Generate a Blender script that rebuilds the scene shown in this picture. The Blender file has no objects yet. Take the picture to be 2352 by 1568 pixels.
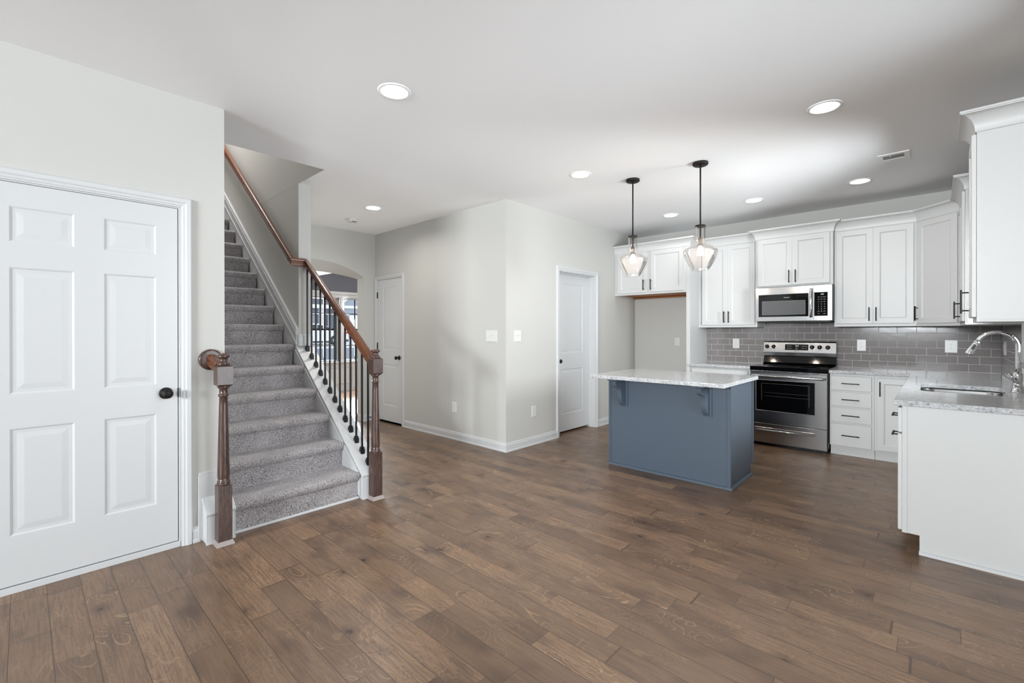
import bpy, bmesh, math, random
from mathutils import Vector, Matrix
random.seed(7)
sc = bpy.context.scene
COL = sc.collection

# ---------------------------------------------------------------- camera
cam = bpy.data.cameras.new('camera'); cam_o = bpy.data.objects.new('camera', cam); COL.objects.link(cam_o)
YAW, PITCH, ROLL = math.radians(42.992), math.radians(-0.121), math.radians(-0.04)
cam_o.location = (0, 0, 1.306)
_F = Vector((math.cos(YAW)*math.cos(PITCH), math.sin(YAW)*math.cos(PITCH), math.sin(PITCH)))
_R = Vector((math.sin(YAW), -math.cos(YAW), 0)); _U = _R.cross(_F)
_R2 = _R*math.cos(ROLL) + _U*math.sin(ROLL); _U2 = -_R*math.sin(ROLL) + _U*math.cos(ROLL)
cam_o.rotation_euler = Matrix((_R2, _U2, -_F)).transposed().to_euler()
cam.sensor_width = 36.0; cam.lens = 1047.48/2352*36.0
cam.shift_y = -(784-763.41)/2352; cam.clip_start = 0.02; cam.clip_end = 300
sc.camera = cam_o

# ---------------------------------------------------------------- view, world, sun, daylight and added fill
sc.view_settings.view_transform = 'Standard'; sc.view_settings.look = 'None'
sc.view_settings.gamma = 1.0; sc.view_settings.use_curve_mapping = False
sc.view_settings.exposure = 0.2
sc.cycles.use_denoising = True
try: sc.cycles.denoiser = 'OPENIMAGEDENOISE'
except Exception: pass
sc.cycles.max_bounces = 9; sc.cycles.diffuse_bounces = 5; sc.cycles.glossy_bounces = 4
sc.cycles.transmission_bounces = 5; sc.cycles.transparent_max_bounces = 12
sc.cycles.sample_clamp_indirect = 2.5; sc.cycles.sample_clamp_direct = 0.0
sc.cycles.caustics_reflective = False; sc.cycles.caustics_refractive = False
sc.cycles.adaptive_threshold = 0.015

w = bpy.data.worlds.new('sky'); sc.world = w; w.use_nodes = True
bg = w.node_tree.nodes['Background']
bg.inputs['Color'].default_value = (0.80, 0.88, 1.0, 1); bg.inputs['Strength'].default_value = 1.3

def lamp(name, kind, loc, energy, color=(1, 1, 1), rot=None, **kw):
    l = bpy.data.lights.new(name, kind); l.energy = energy; l.color = color
    for k, v in kw.items(): setattr(l, k, v)
    o = bpy.data.objects.new(name, l); COL.objects.link(o); o.location = loc
    if rot is not None: o.rotation_euler = rot
    return o
def aim(d): return Vector(d).to_track_quat('-Z', 'Y').to_euler()
lamp('sun', 'SUN', (8, 20, 15), 1.4, (1, .96, .9), aim((-.5, .62, -.65)), angle=.03)
DAY = (0.925, 0.965, 1.0)
# daylight area lamps; patio, living and rear openings are unseen, added for light
lamp('patio_fill', 'AREA', (2.1, -.60, 1.31), 92, DAY, aim((0,1,0)), shape='RECTANGLE', size=1.9, size_y=2.5)  # added fill at the unseen patio door
lamp('living_fill', 'AREA', (-3.1, -.60, 1.35), 8, DAY, aim((0,1,0)), shape='RECTANGLE', size=4.3, size_y=2.0)  # weak added fill at the unseen living-area windows
lamp('rear_fill', 'AREA', (-6.63, .70, 2.12), 980, DAY, aim((1,0,0)), shape='RECTANGLE', size=1.95, size_y=.9)  # main added fill, at a rear window made up for it
lamp('daylight_sink', 'AREA', (4.45, -.60, 1.62), 88, DAY, aim((0,1,0)), shape='RECTANGLE', size=.72, size_y=.95)
lamp('rear_ground_fill', 'AREA', (-7.35, .70, 1.35), 70, DAY, aim((1,0,.9)), shape='RECTANGLE', size=1.9, size_y=1.2)  # added upward fill from below the rear window
lamp('daylight_sink_ground', 'AREA', (4.45, -1.10, .95), 18, DAY, aim((0,1,1.1)), shape='RECTANGLE', size=.75, size_y=.9)
lamp('daylight_dining', 'AREA', (4.75, 9.75, 1.4), 800, (.93, .97, 1), aim((-.3,-1,-.3)), shape='RECTANGLE', size=1.7, size_y=1.3)
lamp('stairwell_fill', 'AREA', (1.35, 6.2, 5.1), 60, (1, .985, .97), aim((0,-.15,-1)), shape='DISK', size=.5)  # unseen lamp added to brighten the stairwell

for px, py, pz, d, sx, sy in ((2.1, -.59, 1.33, (0, 1, 0), 2.0, 2.62), (-3.1, -.59, 1.35, (0, 1, 0), 4.4, 2.1), (-6.625, .7, 2.12, (1, 0, 0), 2.0, .95), (4.46, -.59, 1.64, (0, 1, 0), .8, 1.0), (4.75, 9.66, 1.35, (0, -1, 0), 1.9, 1.4)):
    q = lamp('sky_portal', 'AREA', (px, py, pz), 1, (1, 1, 1), aim(d), shape='RECTANGLE', size=sx, size_y=sy); q.data.cycles.is_portal = True
# ---------------------------------------------------------------- materials
def newmat(name):
    m = bpy.data.materials.new(name); m.use_nodes = True
    nt = m.node_tree; return m, nt, nt.nodes['Principled BSDF']
def srgb(r, g, b):
    f = lambda c: (c/255/12.92) if c/255 <= .04045 else ((c/255+.055)/1.055)**2.4
    return (f(r), f(g), f(b), 1)
def plain(name, col, rough=.5, metal=0, spec=.5, bump=0, bscale=200, emit=None, estr=0, coat=0):
    m, nt, b = newmat(name)
    b.inputs['Base Color'].default_value = col; b.inputs['Roughness'].default_value = rough
    b.inputs['Metallic'].default_value = metal; b.inputs['Specular IOR Level'].default_value = spec
    b.inputs['Coat Weight'].default_value = coat
    if emit: b.inputs['Emission Color'].default_value = emit; b.inputs['Emission Strength'].default_value = estr
    tc = nt.nodes.new('ShaderNodeTexCoord'); nz = nt.nodes.new('ShaderNodeTexNoise'); nz.inputs['Scale'].default_value = bscale
    nt.links.new(tc.outputs['Object'], nz.inputs['Vector'])
    mx = nt.nodes.new('ShaderNodeMix'); mx.data_type = 'RGBA'
    mx.inputs[6].default_value = tuple(c*.985 for c in col[:3])+(1,); mx.inputs[7].default_value = tuple(min(1, c*1.015) for c in col[:3])+(1,)
    nt.links.new(nz.outputs['Fac'], mx.inputs[0]); nt.links.new(mx.outputs[2], b.inputs['Base Color'])
    if bump:
        bp = nt.nodes.new('ShaderNodeBump'); bp.inputs['Strength'].default_value = bump; bp.inputs['Distance'].default_value = .001
        nt.links.new(nz.outputs['Fac'], bp.inputs['Height']); nt.links.new(bp.outputs[0], b.inputs['Normal'])
    return m
M = {}
M['wall'] = plain('greige_wall_paint', srgb(192, 191, 187), .75, spec=.25, bump=.15, bscale=350)
M['ceiling'] = plain('white_ceiling_paint', srgb(248, 248, 249), .85, spec=.15, bump=.15, bscale=250)
M['trim'] = plain('white_semigloss_trim', srgb(200, 201, 202), .35, spec=.4)
M['cab'] = plain('white_cabinet_paint', srgb(206, 206, 205), .38, spec=.4)
M['darkwall'] = plain('charcoal_wall_paint', srgb(84, 84, 89), .7, spec=.2)
M['blue'] = plain('slate_blue_paint', srgb(80, 91, 104), .42, spec=.4)
M['bronze'] = plain('oil_rubbed_bronze', srgb(22, 17, 16), .5, 0, spec=.25)
M['iron'] = plain('satin_black_iron', srgb(17, 17, 20), .4, 0, spec=.3)
M['black'] = plain('black_enamel', srgb(8, 8, 9), .3, spec=.3)
M['blackglass'] = plain('black_ceramic_glass', srgb(4, 4, 5), .06, spec=.35)
M['mesh_grey'] = plain('grey_oven_mesh_glass', srgb(84, 84, 85), .15, spec=.5)
M['plate'] = plain('white_plastic_plate', srgb(214, 214, 212), .3)
M['slot'] = plain('dark_slot', srgb(60, 58, 56), .5)
M['white_ink'] = plain('white_printed_ink', srgb(225, 225, 225), .5)
M['grey_ink'] = plain('grey_printed_ink', srgb(70, 70, 72), .5)
M['natural'] = plain('natural_maple_cabinet_interior', srgb(176, 112, 58), .5, bscale=12)
M['grout'] = plain('pale_grout', srgb(216, 210, 206), .8)
M['lampglow'] = plain('glowing_lens', (1, 1, 1, 1), .5, emit=(1, .97, .92, 1), estr=14)
M['bulb'] = plain('glowing_bulb', (1, .9, .8, 1), .5, emit=(1, .84, .66, 1), estr=70)
M['display'] = plain('lit_display_digits', (.8, 1, .9, 1), .5, emit=(.8, 1, .85, 1), estr=.8)
M['rubber'] = plain('dark_rubber', srgb(20, 20, 22), .7)
M['filter'] = plain('grey_vent_screen', srgb(150, 150, 150), .8)

def stainless(name, axis, base=.56, rough=.24):
    m, nt, b = newmat(name)
    b.inputs['Metallic'].default_value = 1.0
    tc = nt.nodes.new('ShaderNodeTexCoord'); mp = nt.nodes.new('ShaderNodeMapping'); nz = nt.nodes.new('ShaderNodeTexNoise')
    mp.inputs['Scale'].default_value = axis; nz.inputs['Scale'].default_value = 4; nz.inputs['Detail'].default_value = 4
    nt.links.new(tc.outputs['Object'], mp.inputs[0]); nt.links.new(mp.outputs[0], nz.inputs['Vector'])
    cr = nt.nodes.new('ShaderNodeMapRange'); cr.inputs[3].default_value = rough-.04; cr.inputs[4].default_value = rough+.05
    nt.links.new(nz.outputs['Fac'], cr.inputs[0]); nt.links.new(cr.outputs[0], b.inputs['Roughness'])
    b.inputs['Base Color'].default_value = (base, base, base*1.01, 1)
    b.inputs['Anisotropic'].default_value = .0
    bp = nt.nodes.new('ShaderNodeBump'); bp.inputs['Strength'].default_value = .03; bp.inputs['Distance'].default_value = .001
    nt.links.new(nz.outputs['Fac'], bp.inputs['Height']); nt.links.new(bp.outputs[0], b.inputs['Normal'])
    return m
M['steel'] = stainless('brushed_stainless_steel', (3, 3, 120), .44, .16)
M['chrome'] = plain('polished_chrome', (.78, .78, .79, 1), .07, 1.0)

def glass(name, tint=(1, 1, 1, 1), seeded=False, rough=.0, ior=1.35, strength=1.0):
    m, nt, b = newmat(name); out = nt.nodes['Material Output']; nt.nodes.remove(b)
    tr = nt.nodes.new('ShaderNodeBsdfTransparent'); tr.inputs[0].default_value = tint
    gl = nt.nodes.new('ShaderNodeBsdfGlossy'); gl.inputs['Roughness'].default_value = rough+.03
    fr = nt.nodes.new('ShaderNodeFresnel'); fr.inputs['IOR'].default_value = ior
    mx = nt.nodes.new('ShaderNodeMixShader')
    nt.links.new(tr.outputs[0], mx.inputs[1]); nt.links.new(gl.outputs[0], mx.inputs[2])
    mul = nt.nodes.new('ShaderNodeMath'); mul.operation = 'MULTIPLY'; mul.inputs[1].default_value = strength; mul.use_clamp = True
    nt.links.new(fr.outputs[0], mul.inputs[0]); nt.links.new(mul.outputs[0], mx.inputs[0]); nt.links.new(mx.outputs[0], out.inputs[0])
    if seeded:
        tc = nt.nodes.new('ShaderNodeTexCoord'); vo = nt.nodes.new('ShaderNodeTexVoronoi'); vo.inputs['Scale'].default_value = 95
        nt.links.new(tc.outputs['Object'], vo.inputs['Vector'])
        ramp = nt.nodes.new('ShaderNodeMapRange'); ramp.inputs[1].default_value = .0; ramp.inputs[2].default_value = .28; ramp.inputs[3].default_value = 1; ramp.inputs[4].default_value = 0
        nt.links.new(vo.outputs['Distance'], ramp.inputs[0])
        bp = nt.nodes.new('ShaderNodeBump'); bp.inputs['Strength'].default_value = .35; bp.inputs['Distance'].default_value = .0015
        tl = nt.nodes.new('ShaderNodeBsdfTranslucent'); tl.inputs[0].default_value = (1, .97, .95, 1); m2 = nt.nodes.new('ShaderNodeMixShader'); m2.inputs[0].default_value = .055
        nt.links.new(tr.outputs[0], m2.inputs[1]); nt.links.new(tl.outputs[0], m2.inputs[2]); nt.links.new(m2.outputs[0], mx.inputs[1])
        nt.links.new(ramp.outputs[0], bp.inputs['Height']); nt.links.new(bp.outputs[0], gl.inputs['Normal']); nt.links.new(bp.outputs[0], fr.inputs['Normal'])
    return m
M['seeded'] = glass('clear_seeded_glass', (.93, .93, .94, 1), True, ior=1.4, strength=.75)
M['pane'] = glass('window_glass', (.97, .98, .98, 1), ior=1.5)

def nodes_helpers(nt):
    N = nt.nodes; L = nt.links
    def math_(op, a, b=None, c=None):
        n = N.new('ShaderNodeMath'); n.operation = op
        for i, x in enumerate((a, b, c)):
            if x is None: continue
            if isinstance(x, (int, float)): n.inputs[i].default_value = x
            else: L.new(x, n.inputs[i])
        return n.outputs[0]
    def maprange(x, a, b, c, d):
        n = N.new('ShaderNodeMapRange'); L.new(x, n.inputs[0])
        for i, q in enumerate((a, b, c, d)): n.inputs[i+1].default_value = q
        return n.outputs[0]
    def mixc(f, a, b, mode='MIX'):
        n = N.new('ShaderNodeMix'); n.data_type = 'RGBA'; n.blend_type = mode
        for idx, q in ((0, f), (6, a), (7, b)):
            if isinstance(q, (int, float, tuple)): n.inputs[idx].default_value = q
            else: L.new(q, n.inputs[idx])
        return n.outputs[2]
    def vec(x, y, z):
        n = N.new('ShaderNodeCombineXYZ')
        for i, q in enumerate((x, y, z)):
            if isinstance(q, (int, float)): n.inputs[i].default_value = q
            else: L.new(q, n.inputs[i])
        return n.outputs[0]
    def noise(v, scale, detail=3, rough=.5, dist=0):
        n = N.new('ShaderNodeTexNoise'); L.new(v, n.inputs['Vector']); n.inputs['Scale'].default_value = scale
        n.inputs['Detail'].default_value = detail; n.inputs['Roughness'].default_value = rough; n.inputs['Distortion'].default_value = dist
        return n.outputs['Fac']
    def white(v):
        n = N.new('ShaderNodeTexWhiteNoise'); n.noise_dimensions = '3D'; L.new(v, n.inputs['Vector']); return n
    return math_, maprange, mixc, vec, noise, white

def floor_material():
    m, nt, b = newmat('hand_scraped_birch_plank_floor'); N = nt.nodes; L = nt.links
    math_, maprange, mixc, vec, noise, white = nodes_helpers(nt)
    tc = N.new('ShaderNodeTexCoord'); sep = N.new('ShaderNodeSeparateXYZ'); L.new(tc.outputs['Object'], sep.inputs[0])
    W = .1235
    u = math_('DIVIDE', math_('ADD', sep.outputs[0], .043), W); row = math_('FLOOR', u); fu = math_('SUBTRACT', u, row)
    r1 = white(vec(row, 3.1, 7.7)).outputs['Value']; r2 = white(vec(row, 9.3, 1.7)).outputs['Value']
    Lr = math_('MULTIPLY_ADD', r2, .42, .52)
    v = math_('DIVIDE', math_('ADD', sep.outputs[1], math_('MULTIPLY', r1, 5.0)), Lr)
    # uneven board lengths: warp the coordinate along the board
    v = math_('ADD', v, math_('MULTIPLY', math_('SINE', math_('MULTIPLY', v, 2.4)), .30))
    col = math_('FLOOR', v); fv = math_('SUBTRACT', v, col)
    pid = vec(row, col, 2.0); wn = white(pid); ra = wn.outputs['Value']; rc = wn.outputs['Color']
    s2 = N.new('ShaderNodeSeparateColor'); L.new(rc, s2.inputs[0])
    # per-board offset so grain differs on every board
    gx = math_('MULTIPLY_ADD', ra, 37.0, sep.outputs[0]); gy = math_('MULTIPLY_ADD', s2.outputs[1], 53.0, sep.outputs[1])
    gv = vec(gx, math_('MULTIPLY', gy, .42), 0.0)
    fine = noise(vec(math_('MULTIPLY', gx, 1.0), math_('MULTIPLY', gy, .05), 0), 110, 3, .5)
    swirl = noise(gv, 5.0, 2.4, .5, .7); sw2 = noise(vec(gx, math_('MULTIPLY', gy, .30), 4.0), 9.0, 3, .55, .5)
    gl2 = maprange(math_('ABSOLUTE', math_('SUBTRACT', math_('FRACT', math_('MULTIPLY', sw2, 22.0)), .5)), 0, .16, 1, 0)
    # thin curly figure lines: iso-contours of the swirl field
    ph = math_('FRACT', math_('MULTIPLY', swirl, 22.0)); line = math_('ABSOLUTE', math_('SUBTRACT', ph, .5))
    line = maprange(line, 0.0, .09, 1.0, 0.0)
    lmask = maprange(noise(vec(gx, gy, 5.0), 3.0, 2), .46, .58, 0, 1)
    line = math_('MULTIPLY', line, math_('MULTIPLY', lmask, maprange(s2.outputs[2], 0, 1, .2, .9)))
    stain = maprange(noise(vec(gx, math_('MULTIPLY', gy, .45), 9.0), 5.0, 2, .5, .3), .52, .80, 0, 1)
    cloud = noise(vec(sep.outputs[0], math_('MULTIPLY', sep.outputs[1], .6), 3.0), 2.2, 3, .6)
    knotv = N.new('ShaderNodeTexVoronoi'); L.new(vec(gx, math_('MULTIPLY', gy, .75), 0.0), knotv.inputs['Vector']); knotv.inputs['Scale'].default_value = 4.2
    kd = knotv.outputs['Distance']
    kg = maprange(white(vec(row, col, 8.0)).outputs['Value'], .35, .4, 0, 1); knot = math_('MULTIPLY', kg, maprange(kd, .03, .07, 1, 0)); halo = math_('MULTIPLY', kg, maprange(kd, .03, .24, .75, 0))
    c1 = srgb(135, 107, 83); c2 = srgb(86, 67, 52); c3 = srgb(148, 118, 90)
    base = mixc(maprange(ra, -.25, .95, 0, 1), c2, c1)
    base = mixc(maprange(s2.outputs[0], .72, 1, 0, .75), base, c3)
    base = mixc(maprange(cloud, .35, .68, 0, .3), base, srgb(112, 96, 84))
    base = mixc(maprange(fine, .42, .60, 0, .55), base, srgb(82, 61, 48)); base = mixc(math_('MULTIPLY', gl2, maprange(s2.outputs[0], 0, 1, .2, .65)), base, srgb(74, 55, 43))
    base = mixc(maprange(swirl, .3, .7, 0, .35), base, srgb(134, 106, 82))
    base = mixc(math_('MULTIPLY', stain, .95), base, srgb(66, 50, 42))
    base = mixc(halo, base, srgb(70, 52, 42)); base = mixc(knot, base, srgb(36, 25, 20))
    base = mixc(math_('MULTIPLY', line, .50), base, srgb(202, 168, 130))
    # seams
    e1 = math_('MINIMUM', fu, math_('SUBTRACT', 1.0, fu)); e1 = maprange(e1, .006, .020, 1, 0)
    e2 = math_('MULTIPLY', math_('MINIMUM', fv, math_('SUBTRACT', 1.0, fv)), Lr); e2 = maprange(e2, .0008, .0026, 1, 0)
    seam = math_('MAXIMUM', e1, e2)
    base = mixc(math_('MULTIPLY', seam, .70), base, srgb(48, 36, 30))
    L.new(base, b.inputs['Base Color'])
    rg = maprange(noise(vec(sep.outputs[0], sep.outputs[1], 0.0), 9, 3), .3, .7, .30, .40)
    L.new(rg, b.inputs['Roughness']); b.inputs['Specular IOR Level'].default_value = .5
    h = math_('SUBTRACT', math_('MULTIPLY', math_('ADD', math_('MULTIPLY', swirl, .5), math_('MULTIPLY', cloud, .5)), .5), math_('MULTIPLY', seam, .5))
    bp = N.new('ShaderNodeBump'); bp.inputs['Strength'].default_value = .2; bp.inputs['Distance'].default_value = .002
    L.new(h, bp.inputs['Height']); L.new(bp.outputs[0], b.inputs['Normal'])
    return m
M['floor'] = floor_material()

def wood_material(name, axis, dark, light, rough=.3):
    """Stained oak: long grain along the given axis."""
    m, nt, b = newmat(name); N = nt.nodes; L = nt.links
    math_, maprange, mixc, vec, noise, white = nodes_helpers(nt)
    tc = N.new('ShaderNodeTexCoord'); mp = N.new('ShaderNodeMapping'); L.new(tc.outputs['Object'], mp.inputs[0])
    s = [1, 1, 1]; s[axis] = .06; mp.inputs['Scale'].default_value = s
    mp2 = N.new('ShaderNodeMapping'); L.new(tc.outputs['Object'], mp2.inputs[0]); s2 = [1, 1, 1]; s2[axis] = .16; mp2.inputs['Scale'].default_value = s2
    f = noise(mp.outputs[0], 170, 5, .6); g = noise(mp2.outputs[0], 28, 3, .5, 1.5)
    ph = math_('ABSOLUTE', math_('SUBTRACT', math_('FRACT', math_('MULTIPLY', g, 6.0)), .5))
    c = mixc(maprange(f, .35, .68, 0, 1), light, dark)
    c = mixc(maprange(ph, 0, .16, .7, 0), c, tuple(x*.45 for x in dark[:3])+(1,))
    L.new(c, b.inputs['Base Color']); b.inputs['Roughness'].default_value = rough; b.inputs['Coat Weight'].default_value = .25; b.inputs['Coat Roughness'].default_value = .18
    bp = N.new('ShaderNodeBump'); bp.inputs['Strength'].default_value = .3; bp.inputs['Distance'].default_value = .0008
    L.new(f, bp.inputs['Height']); L.new(bp.outputs[0], b.inputs['Normal'])
    return m
DK, LT = srgb(44, 30, 27), srgb(88, 64, 55)
M['oak_z'] = wood_material('dark_stained_oak_upright', 2, DK, LT)
M['oak_y'] = wood_material('stained_oak_rail_warm_lit', 1, srgb(58, 32, 20), srgb(126, 74, 44))  # same stained oak, with warm upstairs light put into its colour
M['oak_pale'] = plain('unfinished_pinkish_oak_shoe', srgb(150, 140, 136), .5, bscale=60)

def granite():
    m, nt, b = newmat('pale_speckled_granite'); N = nt.nodes; L = nt.links
    math_, maprange, mixc, vec, noise, white = nodes_helpers(nt)
    tc = N.new('ShaderNodeTexCoord'); o = tc.outputs['Object']
    mp = N.new('ShaderNodeMapping'); L.new(o, mp.inputs[0]); mp.inputs['Scale'].default_value = (1, .55, 1); mp.inputs['Rotation'].default_value = (0, 0, .4)
    a = noise(mp.outputs[0], 60, 5, .65, .8); c = noise(mp.outputs[0], 120, 4, .7, .4); d = noise(o, 14, 3, .5)
    base = mixc(maprange(a, .35, .65, 0, 1), srgb(216, 217, 219), srgb(168, 171, 175))
    base = mixc(maprange(d, .4, .7, 0, .5), base, srgb(190, 187, 183))
    base = mixc(maprange(c, .55, .64, 0, .9), base, srgb(108, 109, 110))
    base = mixc(maprange(noise(mp.outputs[0], 90, 5, .7, 1.2), .60, .66, 0, .9), base, srgb(48, 48, 48))
    L.new(base, b.inputs['Base Color']); b.inputs['Roughness'].default_value = .10; b.inputs['Specular IOR Level'].default_value = .5
    return m
M['granite'] = granite()

def carpet():
    m, nt, b = newmat('grey_brown_flecked_carpet'); N = nt.nodes; L = nt.links
    math_, maprange, mixc, vec, noise, white = nodes_helpers(nt)
    tc = N.new('ShaderNodeTexCoord'); o = tc.outputs['Object']
    a = noise(o, 185, 2, .7, .8); c = noise(o, 90, 2, .6); d = noise(o, 6, 3, .5)
    base = mixc(maprange(a, .40, .58, 0, 1), srgb(76, 71, 71), srgb(190, 185, 186))
    base = mixc(maprange(c, .35, .65, 0, .35), base, srgb(158, 153, 154))
    base = mixc(maprange(a, .36, .45, .8, 0), base, srgb(42, 37, 36))
    base = mixc(maprange(d, .4, .7, 0, .25), base, srgb(200, 195, 196))
    L.new(base, b.inputs['Base Color']); b.inputs['Roughness'].default_value = .95; b.inputs['Specular IOR Level'].default_value = .1
    b.inputs['Sheen Weight'].default_value = .3
    bp = N.new('ShaderNodeBump'); bp.inputs['Strength'].default_value = .9; bp.inputs['Distance'].default_value = .006
    L.new(a, bp.inputs['Height']); L.new(bp.outputs[0], b.inputs['Normal'])
    return m
M['carpet'] = carpet()

def tile():
    m, nt, b = newmat('glossy_taupe_grey_tile'); N = nt.nodes; L = nt.links
    math_, maprange, mixc, vec, noise, white = nodes_helpers(nt)
    tc = N.new('ShaderNodeTexCoord'); o = tc.outputs['Object']
    c = mixc(noise(o, 3, 2), srgb(124, 118, 117), srgb(134, 129, 128))
    L.new(c, b.inputs['Base Color']); b.inputs['Roughness'].default_value = .09; b.inputs['Specular IOR Level'].default_value = .6
    bp = N.new('ShaderNodeBump'); bp.inputs['Strength'].default_value = .06; bp.inputs['Distance'].default_value = .003
    L.new(noise(o, 18, 2), bp.inputs['Height']); L.new(bp.outputs[0], b.inputs['Normal'])
    return m
M['tile'] = tile()

def siding():
    m, nt, b = newmat('grey_lap_siding'); N = nt.nodes; L = nt.links
    math_, maprange, mixc, vec, noise, white = nodes_helpers(nt)
    tc = N.new('ShaderNodeTexCoord'); sep = N.new('ShaderNodeSeparateXYZ'); L.new(tc.outputs['Object'], sep.inputs[0])
    f = math_('FRACT', math_('DIVIDE', sep.outputs[2], .16))
    c = mixc(maprange(f, .86, .98, 0, .6), srgb(150, 158, 170), srgb(90, 97, 108))
    L.new(c, b.inputs['Base Color']); b.inputs['Roughness'].default_value = .7
    return m
M['siding'] = siding()
M['shingle'] = plain('charcoal_roof_shingle', srgb(84, 88, 98), .9, bscale=3)
M['asphalt'] = plain('blue_grey_asphalt', srgb(112, 121, 136), .85, bscale=2)
M['concrete'] = plain('pale_concrete', srgb(190, 192, 196), .85, bscale=2)
M['grass'] = plain('dormant_lawn', srgb(164, 158, 120), .95, bscale=5)
M['carpaint'] = plain('white_car_paint', srgb(225, 228, 232), .2, coat=.8)
M['carglass'] = plain('dark_car_glass', srgb(40, 46, 54), .08)
M['taillight'] = plain('red_tail_lamp', srgb(200, 30, 40), .25)
M['extwhite'] = plain('white_exterior_trim', srgb(232, 234, 238), .6)
M['darkwin'] = plain('dark_house_window', srgb(82, 88, 98), .15)

# ---------------------------------------------------------------- mesh helpers
X, Y, Z = Vector((1, 0, 0)), Vector((0, 1, 0)), Vector((0, 0, 1))
class Fr:
    """Local frame: a to the right as one faces the front, z up, c out of the front."""
    def __init__(s, o, u, n=None):
        s.o = Vector(o); s.u = Vector(u).normalized(); s.n = Vector(n).normalized() if n is not None else s.u.cross(Z)
    def __call__(s, a, z, c): return s.o + s.u*a + Z*z + s.n*c
    def at(s, a, z, c): return Fr(s(a, z, c), s.u, s.n)
class MB:
    def __init__(s): s.v = []; s.f = []; s.mi = []; s.sm = []
    def add(s, vs, fs, mi=0, smooth=False):
        b = len(s.v); s.v += [Vector(p) for p in vs]
        for f in fs: s.f.append([b+i for i in f]); s.mi.append(mi); s.sm.append(smooth)
    def box(s, a, b, mi=0):
        x0, y0, z0 = a; x1, y1, z1 = b
        vs = [(x0, y0, z0), (x1, y0, z0), (x1, y1, z0), (x0, y1, z0), (x0, y0, z1), (x1, y0, z1), (x1, y1, z1), (x0, y1, z1)]
        s.add(vs, [(0, 3, 2, 1), (4, 5, 6, 7), (0, 1, 5, 4), (1, 2, 6, 5), (2, 3, 7, 6), (3, 0, 4, 7)], mi)
    def fbox(s, T, a0, a1, z0, z1, c0, c1, mi=0):
        vs = [T(a, z, c) for c in (c0, c1) for z in (z0, z1) for a in (a0, a1)]
        s.add(vs, [(0, 2, 3, 1), (4, 5, 7, 6), (0, 1, 5, 4), (2, 6, 7, 3), (0, 4, 6, 2), (1, 3, 7, 5)], mi)
    def prism(s, pts, d, mi=0, smooth=False):
        """closed polygon (3D points) extruded by vector d"""
        n = len(pts); d = Vector(d); vs = [Vector(p) for p in pts] + [Vector(p)+d for p in pts]
        s.add(vs, [list(range(n))[::-1], list(range(n, 2*n))], mi)
        b = len(s.v)-2*n
        for i in range(n):
            j = (i+1) % n; s.f.append([b+i, b+j, b+n+j, b+n+i]); s.mi.append(mi); s.sm.append(smooth)
    def lathe(s, prof, origin, axis=Z, seg=24, mi=0, smooth=True):
        axis = Vector(axis).normalized(); t = X if abs(axis.x) < .9 else Y
        p = axis.cross(t).normalized(); q = axis.cross(p); o = Vector(origin); vs = []; fs = []
        for r, h in prof:
            for k in range(seg):
                a = 2*math.pi*k/seg; vs.append(o + axis*h + (p*math.cos(a)+q*math.sin(a))*r)
        for i in range(len(prof)-1):
            for k in range(seg):
                j = (k+1) % seg; fs.append((i*seg+k, i*seg+j, (i+1)*seg+j, (i+1)*seg+k))
        s.add(vs, fs, mi, smooth)
        b = len(s.v)-len(vs)
        for i in (0, len(prof)-1):
            if prof[i][0] > 1e-4: s.f.append([b+i*seg+k for k in range(seg)]); s.mi.append(mi); s.sm.append(False)
    def tube(s, path, r, seg=12, mi=0, smooth=True):
        path = [Vector(p) for p in path]; n = len(path); rs = r if isinstance(r, (list, tuple)) else [r]*n
        vs = []; fs = []; prev = None
        for i, p in enumerate(path):
            d = (path[min(i+1, n-1)]-path[max(i-1, 0)]).normalized()
            if prev is None:
                t = Z if abs(d.z) < .9 else X; a = d.cross(t).normalized()
            else: a = (prev - d*prev.dot(d)).normalized()
            prev = a; b = d.cross(a)
            for k in range(seg):
                an = 2*math.pi*k/seg; vs.append(p + (a*math.cos(an)+b*math.sin(an))*rs[i])
        for i in range(n-1):
            for k in range(seg):
                j = (k+1) % seg; fs.append((i*seg+k, i*seg+j, (i+1)*seg+j, (i+1)*seg+k))
        fs += [list(range(seg))[::-1], [(n-1)*seg+k for k in range(seg)]]
        s.add(vs, fs, mi, smooth)
    def sweep(s, path, prof, up=Z, side=1, mi=0, closed_prof=True, smooth=False):
        """profile (out, up) swept along a polyline with mitred corners; out is to the right of travel times side"""
        path = [Vector(p) for p in path]; up = Vector(up); n = len(path); m = len(prof); vs = []; fs = []
        for i, p in enumerate(path):
            d0 = (p-path[i-1]).normalized() if i else (path[1]-p).normalized()
            d1 = (path[i+1]-p).normalized() if i < n-1 else d0
            n0 = d0.cross(up).normalized()*side; n1 = d1.cross(up).normalized()*side
            mt = (n0+n1).normalized(); mt = mt/max(.2, mt.dot(n0))
            for o, h in prof: vs.append(p + mt*o + up*h)
        for i in range(n-1):
            for k in range(m if closed_prof else m-1):
                j = (k+1) % m; fs.append((i*m+k, i*m+j, (i+1)*m+j, (i+1)*m+k))
        if closed_prof: fs += [list(range(m))[::-1], [(n-1)*m+k for k in range(m)]]
        s.add(vs, fs, mi, smooth)
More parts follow.
